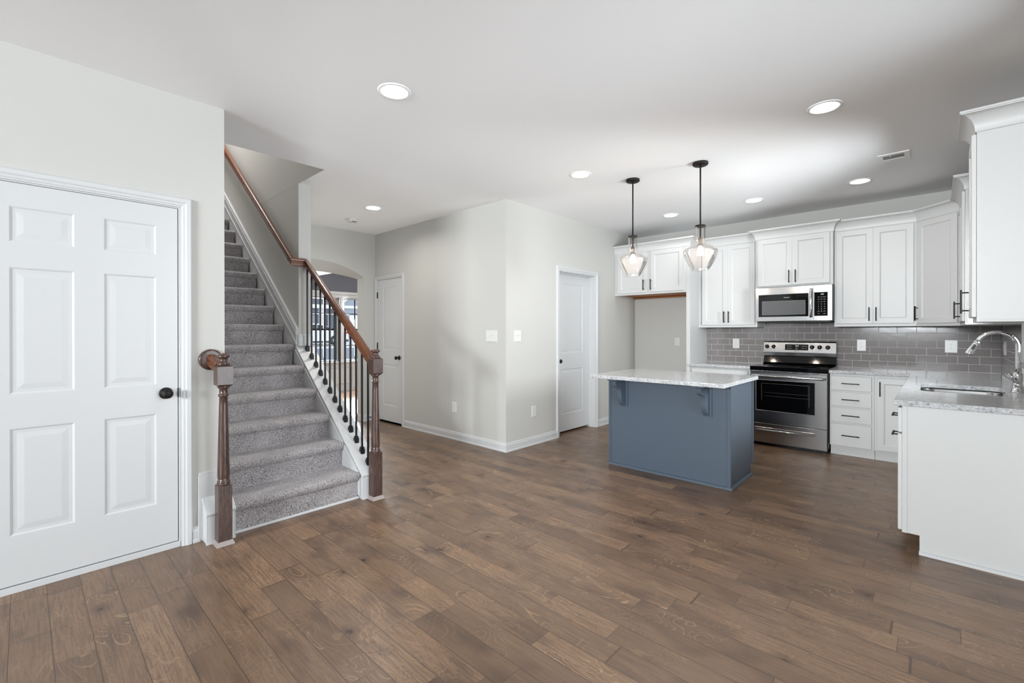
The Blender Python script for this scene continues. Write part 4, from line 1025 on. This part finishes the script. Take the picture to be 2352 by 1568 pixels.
F0 = CP.at((a0+a1)/2, .063, .003)
text_mesh('12:43', .017, 'clock_digits', M['display'], F0.at(.004, .016, 0), dp)
for txt, a, z in (('BAKE', -.09, .014), ('BROIL', -.062, .014), ('CLEAN', -.09, -.014), ('TIMER', -.062, -.014), ('+', .045, .012), ('-', .045, -.014), ('COOK', .068, .012), ('OVEN', .068, -.014), ('START', .096, .012), ('OFF', .096, -.014), ('OVEN', .0, -.008), ('LOCK', .0, -.020)):
    text_mesh(txt, .0085, 'button_text', M['white_ink'], F0.at(a, z, 0), dp)
text_mesh('FRIGIDAIRE', .011, 'brand_lettering', M['grey_ink'], CP.at((a0+a1)/2, .012, .0006), bk)

# ---------------------------------------------------------------- microwave
mw = thing('microwave', 'stainless steel over-the-range microwave above the range', 'microwave', (6.2, 1.21, 1.415))
MY0, MY1, MZ0, MZ1, MX = .836, 1.592, 1.415, 1.825, 6.02
m = MB(); m.box((MX, MY0, MZ0+.01), (XK-.012, MY1, MZ1)); m.box((MX+.02, MY0+.02, MZ0), (XK-.05, MY1-.02, MZ0+.01)); m.build('microwave_body', M['black'], mw)
T = Fr((MX, MY1, MZ0), -Y); mwid = MY1-MY0; mh = MZ1-MZ0-.008
dw = .585
m = MB(); m.plate(T.at(0, .012, .028), dw, mh-.012, .027, [(.030, .048, dw-.045, mh-.092)], [(0, 0), (.002, .0015), (.004, -.001)], cap=False); dr = m.build('microwave_door', M['steel'], mw)
D = T.at(0, .012, .028)
g = MB(); g.fbox(D, .0335, dw-.0485, .0515, mh-.0955, -.006, -.001); g.build('door_glass', M['blackglass'], dr)
g = MB(); g.fbox(D, .072, .508, .074, .230, -.0009, -.0003); g.build('door_mesh_window', M['mesh_grey'], dr)
g = MB(); 
for a0_, a1_, z0_, z1_ in ((.071, .509, .2300, .2318), (.071, .509, .0722, .074), (.5075, .5095, .074, .230), (.0705, .0725, .074, .230)): g.fbox(D, a0_, a1_, z0_, z1_, -.0009, -.0001)
g.build('window_line', M['filter'], dr)
text_mesh('FRIGIDAIRE', .0115, 'brand_lettering', M['white_ink'], D.at(.325, .268, -.0006), dr)
m = MB(); hp = []
for k in range(11):
    t_ = k/10; hp.append(D(.565, .035+t_*.325, .012+.030*math.sin(math.pi*t_)**.7))
for q0, q1 in zip(hp, hp[1:]):
    pass
vs = []; n_ = len(hp)
for p in hp:
    for a_, c_ in ((-.014, 0), (-.010, .007), (0, .010), (.010, .007), (.014, 0), (0, -.004)): vs.append(p+D.u*a_+D.n*c_)
fs = [(i*6+k, i*6+(k+1) % 6, (i+1)*6+(k+1) % 6, (i+1)*6+k) for i in range(n_-1) for k in range(6)]+[tuple(range(6)), tuple((n_-1)*6+k for k in range(6))]
m.add(vs, fs, 0, True); m.fbox(D, .555, .575, .035, .065, 0, .012); m.fbox(D, .555, .575, .33, .36, 0, .012); m.build('handle', M['chrome'], dr)
m = MB(); C = T.at(dw+.004, .012, .028); cw = mwid-dw-.004
m.plate(C, cw, mh-.012, .027, [(.002, .050, cw-.037, mh-.090)], [(0, 0), (.002, .0015), (.004, -.001)], cap=False); cp = m.build('control_panel', M['steel'], mw)
g = MB(); g.fbox(C, .006, cw-.041, .0535, mh-.0935, -.006, -.001); g.build('keypad', M['blackglass'], cp)
kx = [.045, .072, .099]; kc = Fr(C(0, 0, -.0008), C.u, C.n)
text_mesh('8:53', .016, 'clock_digits', M['display'], kc.at(.080, .288, 0), cp)
for r_, row in enumerate((('TIME', 'COOK', 'ADD 30'), ('POP', 'MELT', 'HEAT'), ('VEG', 'MEAT', 'SOUP'), ('1', '2', '3'), ('4', '5', '6'), ('7', '8', '9'), ('STOP', '0', 'START'), ('FAN', '', 'LIGHT'))):
    for c_, t_ in enumerate(row):
        if t_: text_mesh(t_, .014 if t_.isdigit() else .0075, 'key_text', M['white_ink'], kc.at(kx[c_], .258-r_*.0262, 0), cp)

# ---------------------------------------------------------------- pendants
def pendant(x, y, label, first=None):
    if first:
        c = copy_tree(first); c.location = (x, y, H); c['label'] = label
        src = bpy.data.objects['pendant_glow']; g = src.copy(); COL.objects.link(g); g.location = (x, y, 1.995); return c
    r = thing('pendant_lamp', label, 'pendant lamp', (x, y, H), 'glass pendants over the island')
    o = Vector((x, y, H))
    m = MB(); m.lathe([(.062, 0), (.063, -.004), (.063, -.017), (.055, -.024), (.012, -.026), (.0005, -.026)], o-Z*.0005, Z, 40)
    for a in (.035, -.035): m.lathe([(.004, -.024), (.004, -.030), (.0005, -.031)], o+X*a, Z, 12)
    cn = m.build('canopy', M['bronze'], r)
    m = MB(); m.tube([o-Z*.025, o-Z*.535], .0062, 12); m.lathe([(.012, -.026), (.012, -.035), (.0062, -.040)], o, Z, 16); m.build('rod', M['bronze'], r)
    m = MB(); m.lathe([(.0062, -.530), (.040, -.532), (.043, -.536), (.043, -.545), (.040, -.548), (.0005, -.548)], o, Z, 32)
    m.tube([o-Z*.548, o-Z*.64], .0075, 12); m.lathe([(.0075, -.635), (.018, -.640), (.019, -.700), (.015, -.706), (.0005, -.706)], o, Z, 24); m.build('socket', M['bronze'], r)
    g = MB(); g.lathe([(.0400, -.540), (.0405, -.56), (.0405, -.64), (.043, -.662), (.052, -.684), (.070, -.703), (.098, -.718), (.120, -.729), (.133, -.742), (.138, -.757), (.137, -.772), (.130, -.795), (.117, -.826), (.099, -.860), (.083, -.887), (.073, -.903), (.070, -.912), (.0705, -.918)], o, Z, 56)
    # open top and bottom: drop the caps added by lathe
    g.f = g.f[:-2]; g.mi = g.mi[:-2]; g.sm = g.sm[:-2]
    gl = g.build('glass_shade', M['seeded'], r)
    m = MB(); m.lathe([(.0005, -.705), (.012, -.708), (.016, -.722), (.024, -.742), (.027, -.758), (.024, -.774), (.014, -.785), (.0005, -.788)], o, Z, 24); m.build('bulb', M['bulb'], r)
    lamp('pendant_glow', 'POINT', (x, y, 1.995), 9.0, (1, .80, .60), shadow_soft_size=.03)
    return r
p = pendant(3.932, 2.104, 'glass jug-shaped pendant lamp over the left half of the island')
pendant(3.932, 1.474, 'glass jug-shaped pendant lamp over the right half of the island', p)

# ---------------------------------------------------------------- recessed lights
CL = ['recessed ceiling light nearest the camera, in front of the stairs', 'large recessed ceiling light towards the right, nearest the near wall cabinet', 'recessed ceiling light in the hall near the smoke detector',
      'recessed ceiling light left of the pendants', 'recessed ceiling light behind the left pendant', 'recessed ceiling light right of the pendants, middle of the row along the cabinets', 'recessed ceiling light below the air vent']
can0 = None
for (x, y), lb in zip(CANS, CL):
    if can0 is None:
        can0 = thing('recessed_light', lb, 'ceiling light', (x, y, H), 'recessed ceiling lights'); o = Vector((x, y, H))
        m = MB(); m.lathe([(.074, .0), (.076, -.005), (.096, -.004), (.098, -.0005), (.074, .0)], o, Z, 48); m.f = m.f[:-2]; m.mi = m.mi[:-2]; m.sm = m.sm[:-2]
        m.lathe([(.0745, -.003), (.068, .022), (.0665, .030)], o, Z, 48); m.f = m.f[:-2]; m.mi = m.mi[:-2]; m.sm = m.sm[:-2]; m.build('trim_ring', M['ceiling'], can0)
        m = MB(); m.lathe([(.0665, .026), (.0665, .032), (.0005, .032)], o, Z, 48); m.f[-1] = m.f[-1]; m.build('lens', M['lampglow'], can0)
    else:
        c = copy_tree(can0); c.location = (x, y, H); c['label'] = lb
    lamp('recessed_glow', 'AREA', (x, y, H+.018), 10.0 if y > 4 else (1.5 if x > 5 else 4.5), (1, .97, .93), shape='DISK', size=.12)
# smoke detector, vent
sd = thing('smoke_detector', 'round white smoke detector on the hall ceiling', 'smoke detector', (2.861, 5.44, H)); o = Vector((2.861, 5.44, H))
m = MB(); m.lathe([(.068, -.0005), (.068, -.014), (.062, -.016), (.060, -.036), (.052, -.042), (.0005, -.044)], o, Z, 40); m.build('detector_body', M['plate'], sd)
m = MB()
for a in (-.024, 0, .024): m.box((o.x-.010+a*.7, o.y-.0575-.0, H-.0435), (o.x+.010+a*.7, o.y-.034, H-.0405))
m.build('detector_slots', M['black'], sd)
vt = thing('ceiling_vent', 'rectangular white ceiling air register with grey slot', 'vent', (4.90, .262, H))
m = MB(); V0, V1, U0, U1 = 4.775, 5.025, .162, .360
a0, a1, b0, b1 = 4.818, 4.925, .196, .330
for q in ((V0, U0, a0, U1), (a1, U0, V1, U1), (a0, U0, a1, b0), (a0, b1, a1, U1)): m.box((q[0], q[1], H-.006), (q[2], q[3], H-.0005))
m.build('register_frame', M['ceiling'], vt)
m = MB(); m.box((a0, b0, H-.003), (a1, b1, H-.0008)); m.build('register_screen', M['filter'], vt)
m = MB(); m.box((a0-.002, .279, H-.008), (a0+.028, .285, H-.0035)); m.build('damper_lever', M['ceiling'], vt)

# ---------------------------------------------------------------- outlets and switches
def cover(name, label, cat, T, w, h, kind, n=1):
    r = thing(name, label, cat, T(0, 0, 0))
    m = MB(); m.plate(T.at(-w/2+.0025, -h/2+.0025, .006), w-.005, h-.005, .0055); m.build('cover_plate', M['plate'], r)
    if kind == 'outlet':
        for z in (.0195, -.0195):
            m = MB(); P = []
            for k in range(24):
                a = 2*math.pi*k/24; P.append(T(max(-.0135, min(.0135, .017*math.cos(a))), z+.0145*math.sin(a), .006))
            m.prism(P, T.n*.0012); rc = m.build('receptacle', M['plate'], r)
            m = MB()
            for a in (-.0063, .0063): m.fbox(T, a-.0009, a+.0009, z+.001, z+.008, .0071, .0074)
            m.lathe([(.0022, 0), (.0022, .0003)], T(0, z-.006, .0071), T.n, 10); m.build('receptacle_slots', M['slot'], rc)
    elif kind == 'toggle':
        for k in range(n):
            a = (k-(n-1)/2)*.046; up = -1 if (n == 3 and k == 0) else 1
            m = MB(); m.fbox(T, a-.005, a+.005, -.012, .012, .006, .0075)
            m.prism([T(a-.004, -.004*up, .0075), T(a+.004, -.004*up, .0075), T(a+.004, .009*up, .0075), T(a-.004, .009*up, .0075)], T.n*.009+Z*.009*up); m.build('toggle', M['plate'], r)
    elif kind == 'rocker':
        for k in range(n):
            a = (k-(n-1)/2)*.046; m = MB(); m.prism([T(a-.0165, -.033, .006), T(a-.0165, .033, .006), T(a-.0165, .033, .0095), T(a-.0165, 0, .0075), T(a-.0165, -.033, .0065)], T.u*.033); m.build('rocker', M['plate'], r)
    m = MB()
    for k in range(n):
        a = (k-(n-1)/2)*.046
        for z in ((0,) if kind == 'outlet' else (-.030, .030)): m.lathe([(.003, 0), (.0028, .0007), (.0005, .0009)], T(a, z, .006), T.n, 12)
    m.build('plate_screw', M['plate'], r)
    return r
cover('light_switch', 'triple light switch plate left of the wall corner', 'light switch', Fr((XC, 3.631, 1.256), -Y), .176, .128, 'toggle', 3)
cover('light_switch', 'double light switch plate right of the wall corner', 'light switch', Fr((3.749, YP, 1.256), X), .118, .128, 'toggle', 2)
cover('outlet', 'low wall outlet left of the wall corner', 'outlet', Fr((XC, 4.276, .391), -Y), .082, .124, 'outlet')
cover('outlet', 'low wall outlet between wall corner and pantry door', 'outlet', Fr((4.031, YP, .385), X), .078, .124, 'outlet')
cover('outlet', 'outlet on the bare wall of the refrigerator space', 'outlet', Fr((XK, 2.742, 1.158), -Y), .074, .118, 'outlet')
XO = XK-.0112
cover('outlet', 'outlet in the tile left of the range', 'outlet', Fr((XO, 1.944, 1.148), -Y), .082, .128, 'outlet')
cover('outlet', 'outlet in the tile right of the range', 'outlet', Fr((XO, .622, 1.150), -Y), .082, .128, 'outlet')
cover('outlet', 'wide white cover plate with outlet in the tile near the faucet', 'outlet', Fr((XO, -.104, 1.152), -Y), .094, .128, 'outlet')
cover('light_switch', 'switch plate on the side tile wall behind the faucet', 'light switch', Fr((6.13, YR+.0112, 1.152), -X), .118, .128, 'rocker', 2)
cover('light_switch', 'switch plate beside the sink window at the picture edge', 'light switch', Fr((5.10, YR+.0112, 1.143), -X), .118, .130, 'rocker', 2)
# door stop on the baseboard by the arch
ds = thing('door_stop', 'small dark spring door stop on the baseboard by the arch', 'door stop', (3.47, YB-.012, .055))
m = MB(); m.lathe([(.010, 0), (.010, .004), (.005, .008)], (3.47, YB-.012, .055), -Y, 14); m.tube([(3.47, YB-.018, .055), (3.47, YB-.075, .055)], .0042, 10); m.lathe([(.008, 0), (.009, .004), (.008, .014), (.0005, .015)], (3.47, YB-.072, .055), -Y, 14); m.build('stop_rod', M['bronze'], ds)

# ---------------------------------------------------------------- outside the dining window
def zg(y): return -.30+max(0, y-11)*.034
def strip(name, x0, x1, y0, y1, mat, dz=0, label=None, cat=None, kind='structure'):
    m = MB(); n = 10
    for k in range(n):
        a, b = y0+(y1-y0)*k/n, y0+(y1-y0)*(k+1)/n
        m.add([(x0, a, zg(a)+dz), (x1, a, zg(a)+dz), (x1, b, zg(b)+dz), (x0, b, zg(b)+dz), (x0, a, zg(a)-.2), (x1, a, zg(a)-.2), (x1, b, zg(b)-.2), (x0, b, zg(b)-.2)], [(0, 1, 2, 3), (4, 7, 6, 5), (0, 4, 5, 1), (2, 6, 7, 3), (0, 3, 7, 4), (1, 5, 6, 2)])
    o = m.build(name, mat); tag(o, label, cat, kind=kind); return o
strip('lawn', -20, 60, 9.7, 18, M['grass'])
strip('sidewalk', -20, 60, 18, 19.4, M['concrete'], .02)
strip('street', -20, 60, 19.4, 27.5, M['asphalt'])
strip('driveway', -20, 60, 27.5, 75, M['concrete'], .02)
# white sedan
yc, xr = 31.0, 15.55; zc_ = zg(yc)+.03
car = thing('car', 'white sedan parked across the street, seen through the dining window', 'car', (xr-2.3, yc, zc_))
def cp_(x, z): return (xr-x, yc-.9, zc_+z)
sil = [(0.0, .45), (.03, .82), (.10, .98), (.75, 1.03), (1.15, 1.06), (1.65, 1.33), (2.2, 1.43), (2.8, 1.42), (3.3, 1.22), (3.62, 1.02), (4.3, .92), (4.62, .72), (4.68, .42), (4.6, .24), (4.15, .20), (4.1, .42), (3.9, .58), (3.65, .60), (3.42, .44), (3.36, .20), (1.40, .20), (1.34, .44), (1.14, .60), (.88, .60), (.66, .44), (.60, .22), (.08, .30)]
m = MB(); m.prism([cp_(x, z) for x, z in sil], (0, 1.8, 0)); m.build('car_body', M['carpaint'], car, bevel=.05)
m = MB()
for gl_ in ([(1.22, 1.07), (1.70, 1.31), (2.2, 1.37), (2.22, 1.05)], [(2.28, 1.05), (2.27, 1.37), (2.78, 1.36), (3.22, 1.17), (3.45, 1.03)]): m.prism([(xr-x, yc-.915, zc_+z) for x, z in gl_], (0, .02, 0))
m.build('side_window', M['carglass'], car)
m = MB(); m.box((xr-3.34, yc-.91, zc_+.16), (xr-1.4, yc-.86, zc_+.27)); m.box((xr-.6, yc-.91, zc_+.20), (xr-.02, yc+.9, zc_+.36)); m.build('sill_trim', M['rubber'], car)
for x in (1.01, 3.75):
    m = MB(); m.lathe([(.20, -.01), (.31, -.01), (.335, .02), (.335, .2), (.30, .22)], (xr-x, yc-.91, zc_+.305), Y, 28, 0)
    wh = m.build('wheel', M['rubber'], car); m = MB(); m.lathe([(.0005, -.018), (.05, -.02), (.19, -.006), (.20, .0), (.20, .03)], (xr-x, yc-.91, zc_+.305), Y, 20); m.build('wheel_rim', M['chrome'], wh)
m = MB(); m.box((xr-.40, yc-.925, zc_+.76), (xr-.03, yc-.87, zc_+.92)); m.build('tail_light', M['taillight'], car)
# houses
def house(name, label, x0, x1, y0, ze, zr, garage=True):
    r = thing(name, label, 'house', ((x0+x1)/2, y0, zg(y0))); z0 = zg(y0)-.1
    m = MB(); m.box((x0, y0, z0), (x1, y0+8, ze)); m.build('house_wall', M['siding'], r)
    m = MB(); m.prism([(x0-.5, y0-.55, ze-.05), (x0-.5, y0+4, zr), (x0-.5, y0+8.5, ze-.05)], (x1-x0+1, 0, 0)); m.build('roof', M['shingle'], r)
    m = MB(); m.box((x0-.55, y0-.60, ze-.30), (x1+.55, y0-.50, ze+.02)); m.box((x0-.05, y0-.06, z0), (x0+.25, y0, ze)); m.box((x1-.25, y0-.06, z0), (x1+.05, y0, ze)); m.build('eave_trim', M['extwhite'], r)
    # front gable
    gx = x0+(x1-x0)*.72
    m = MB(); m.prism([(gx-2.2, y0-1.2, ze), (gx, y0-1.2, ze+1.7), (gx+2.2, y0-1.2, ze)], (0, 4.5, 0)); m.box((gx-2.1, y0-1.2, z0), (gx+2.1, y0-.01, ze)); gb = m.build('front_gable', M['siding'], r)
    m = MB()
    for s_ in (-1, 1): m.prism([(gx+s_*2.6, y0-1.45, ze-.28), (gx+s_*2.6, y0-1.45, ze+.02), (gx, y0-1.45, ze+2.05), (gx, y0-1.45, ze+1.75)], (0, .2, 0))
    m.box((gx-2.15, y0-1.27, z0), (gx-1.85, y0-1.2, ze)); m.box((gx+1.85, y0-1.27, z0), (gx+2.15, y0-1.2, ze)); m.box((gx-2.1, y0-1.27, ze-.25), (gx+2.1, y0-1.2, ze)); m.build('gable_trim', M['extwhite'], r)
    for xa in (x0+1.0, x0+2.9):
        m = MB(); m.box((xa-.1, y0-.05, z0+.8), (xa+1.1, y0-.0, z0+2.35)); w_ = m.build('house_window', M['extwhite'], r)
        m = MB(); m.box((xa, y0-.07, z0+.9), (xa+1.0, y0-.05, z0+2.25)); m.build('window_glass', M['darkwin'], w_)
    m = MB(); m.box((gx-1.3, y0-1.29, z0), (gx+1.3, y0-1.2, z0+2.2)); m.build('garage_door', M['extwhite'], r)
    for k in range(3):
        m = MB(); xa = x0+.3+k*2.0; m.box((xa, y0-2.0, z0), (xa+.24, y0-1.76, ze-.1)); m.build('porch_post', M['extwhite'], r)
    m = MB(); m.box((x0, y0-2.1, ze-.35), (gx-2.3, y0-1.7, ze-.05)); m.build('porch_beam', M['extwhite'], r)
    return r
house('house', 'grey sided house with white gable beyond the street', 15.2, 24.5, 41, 3.7, 6.3)
house('house', 'second grey sided house further left beyond the parked car', 4.0, 13.6, 42, 3.8, 6.4)
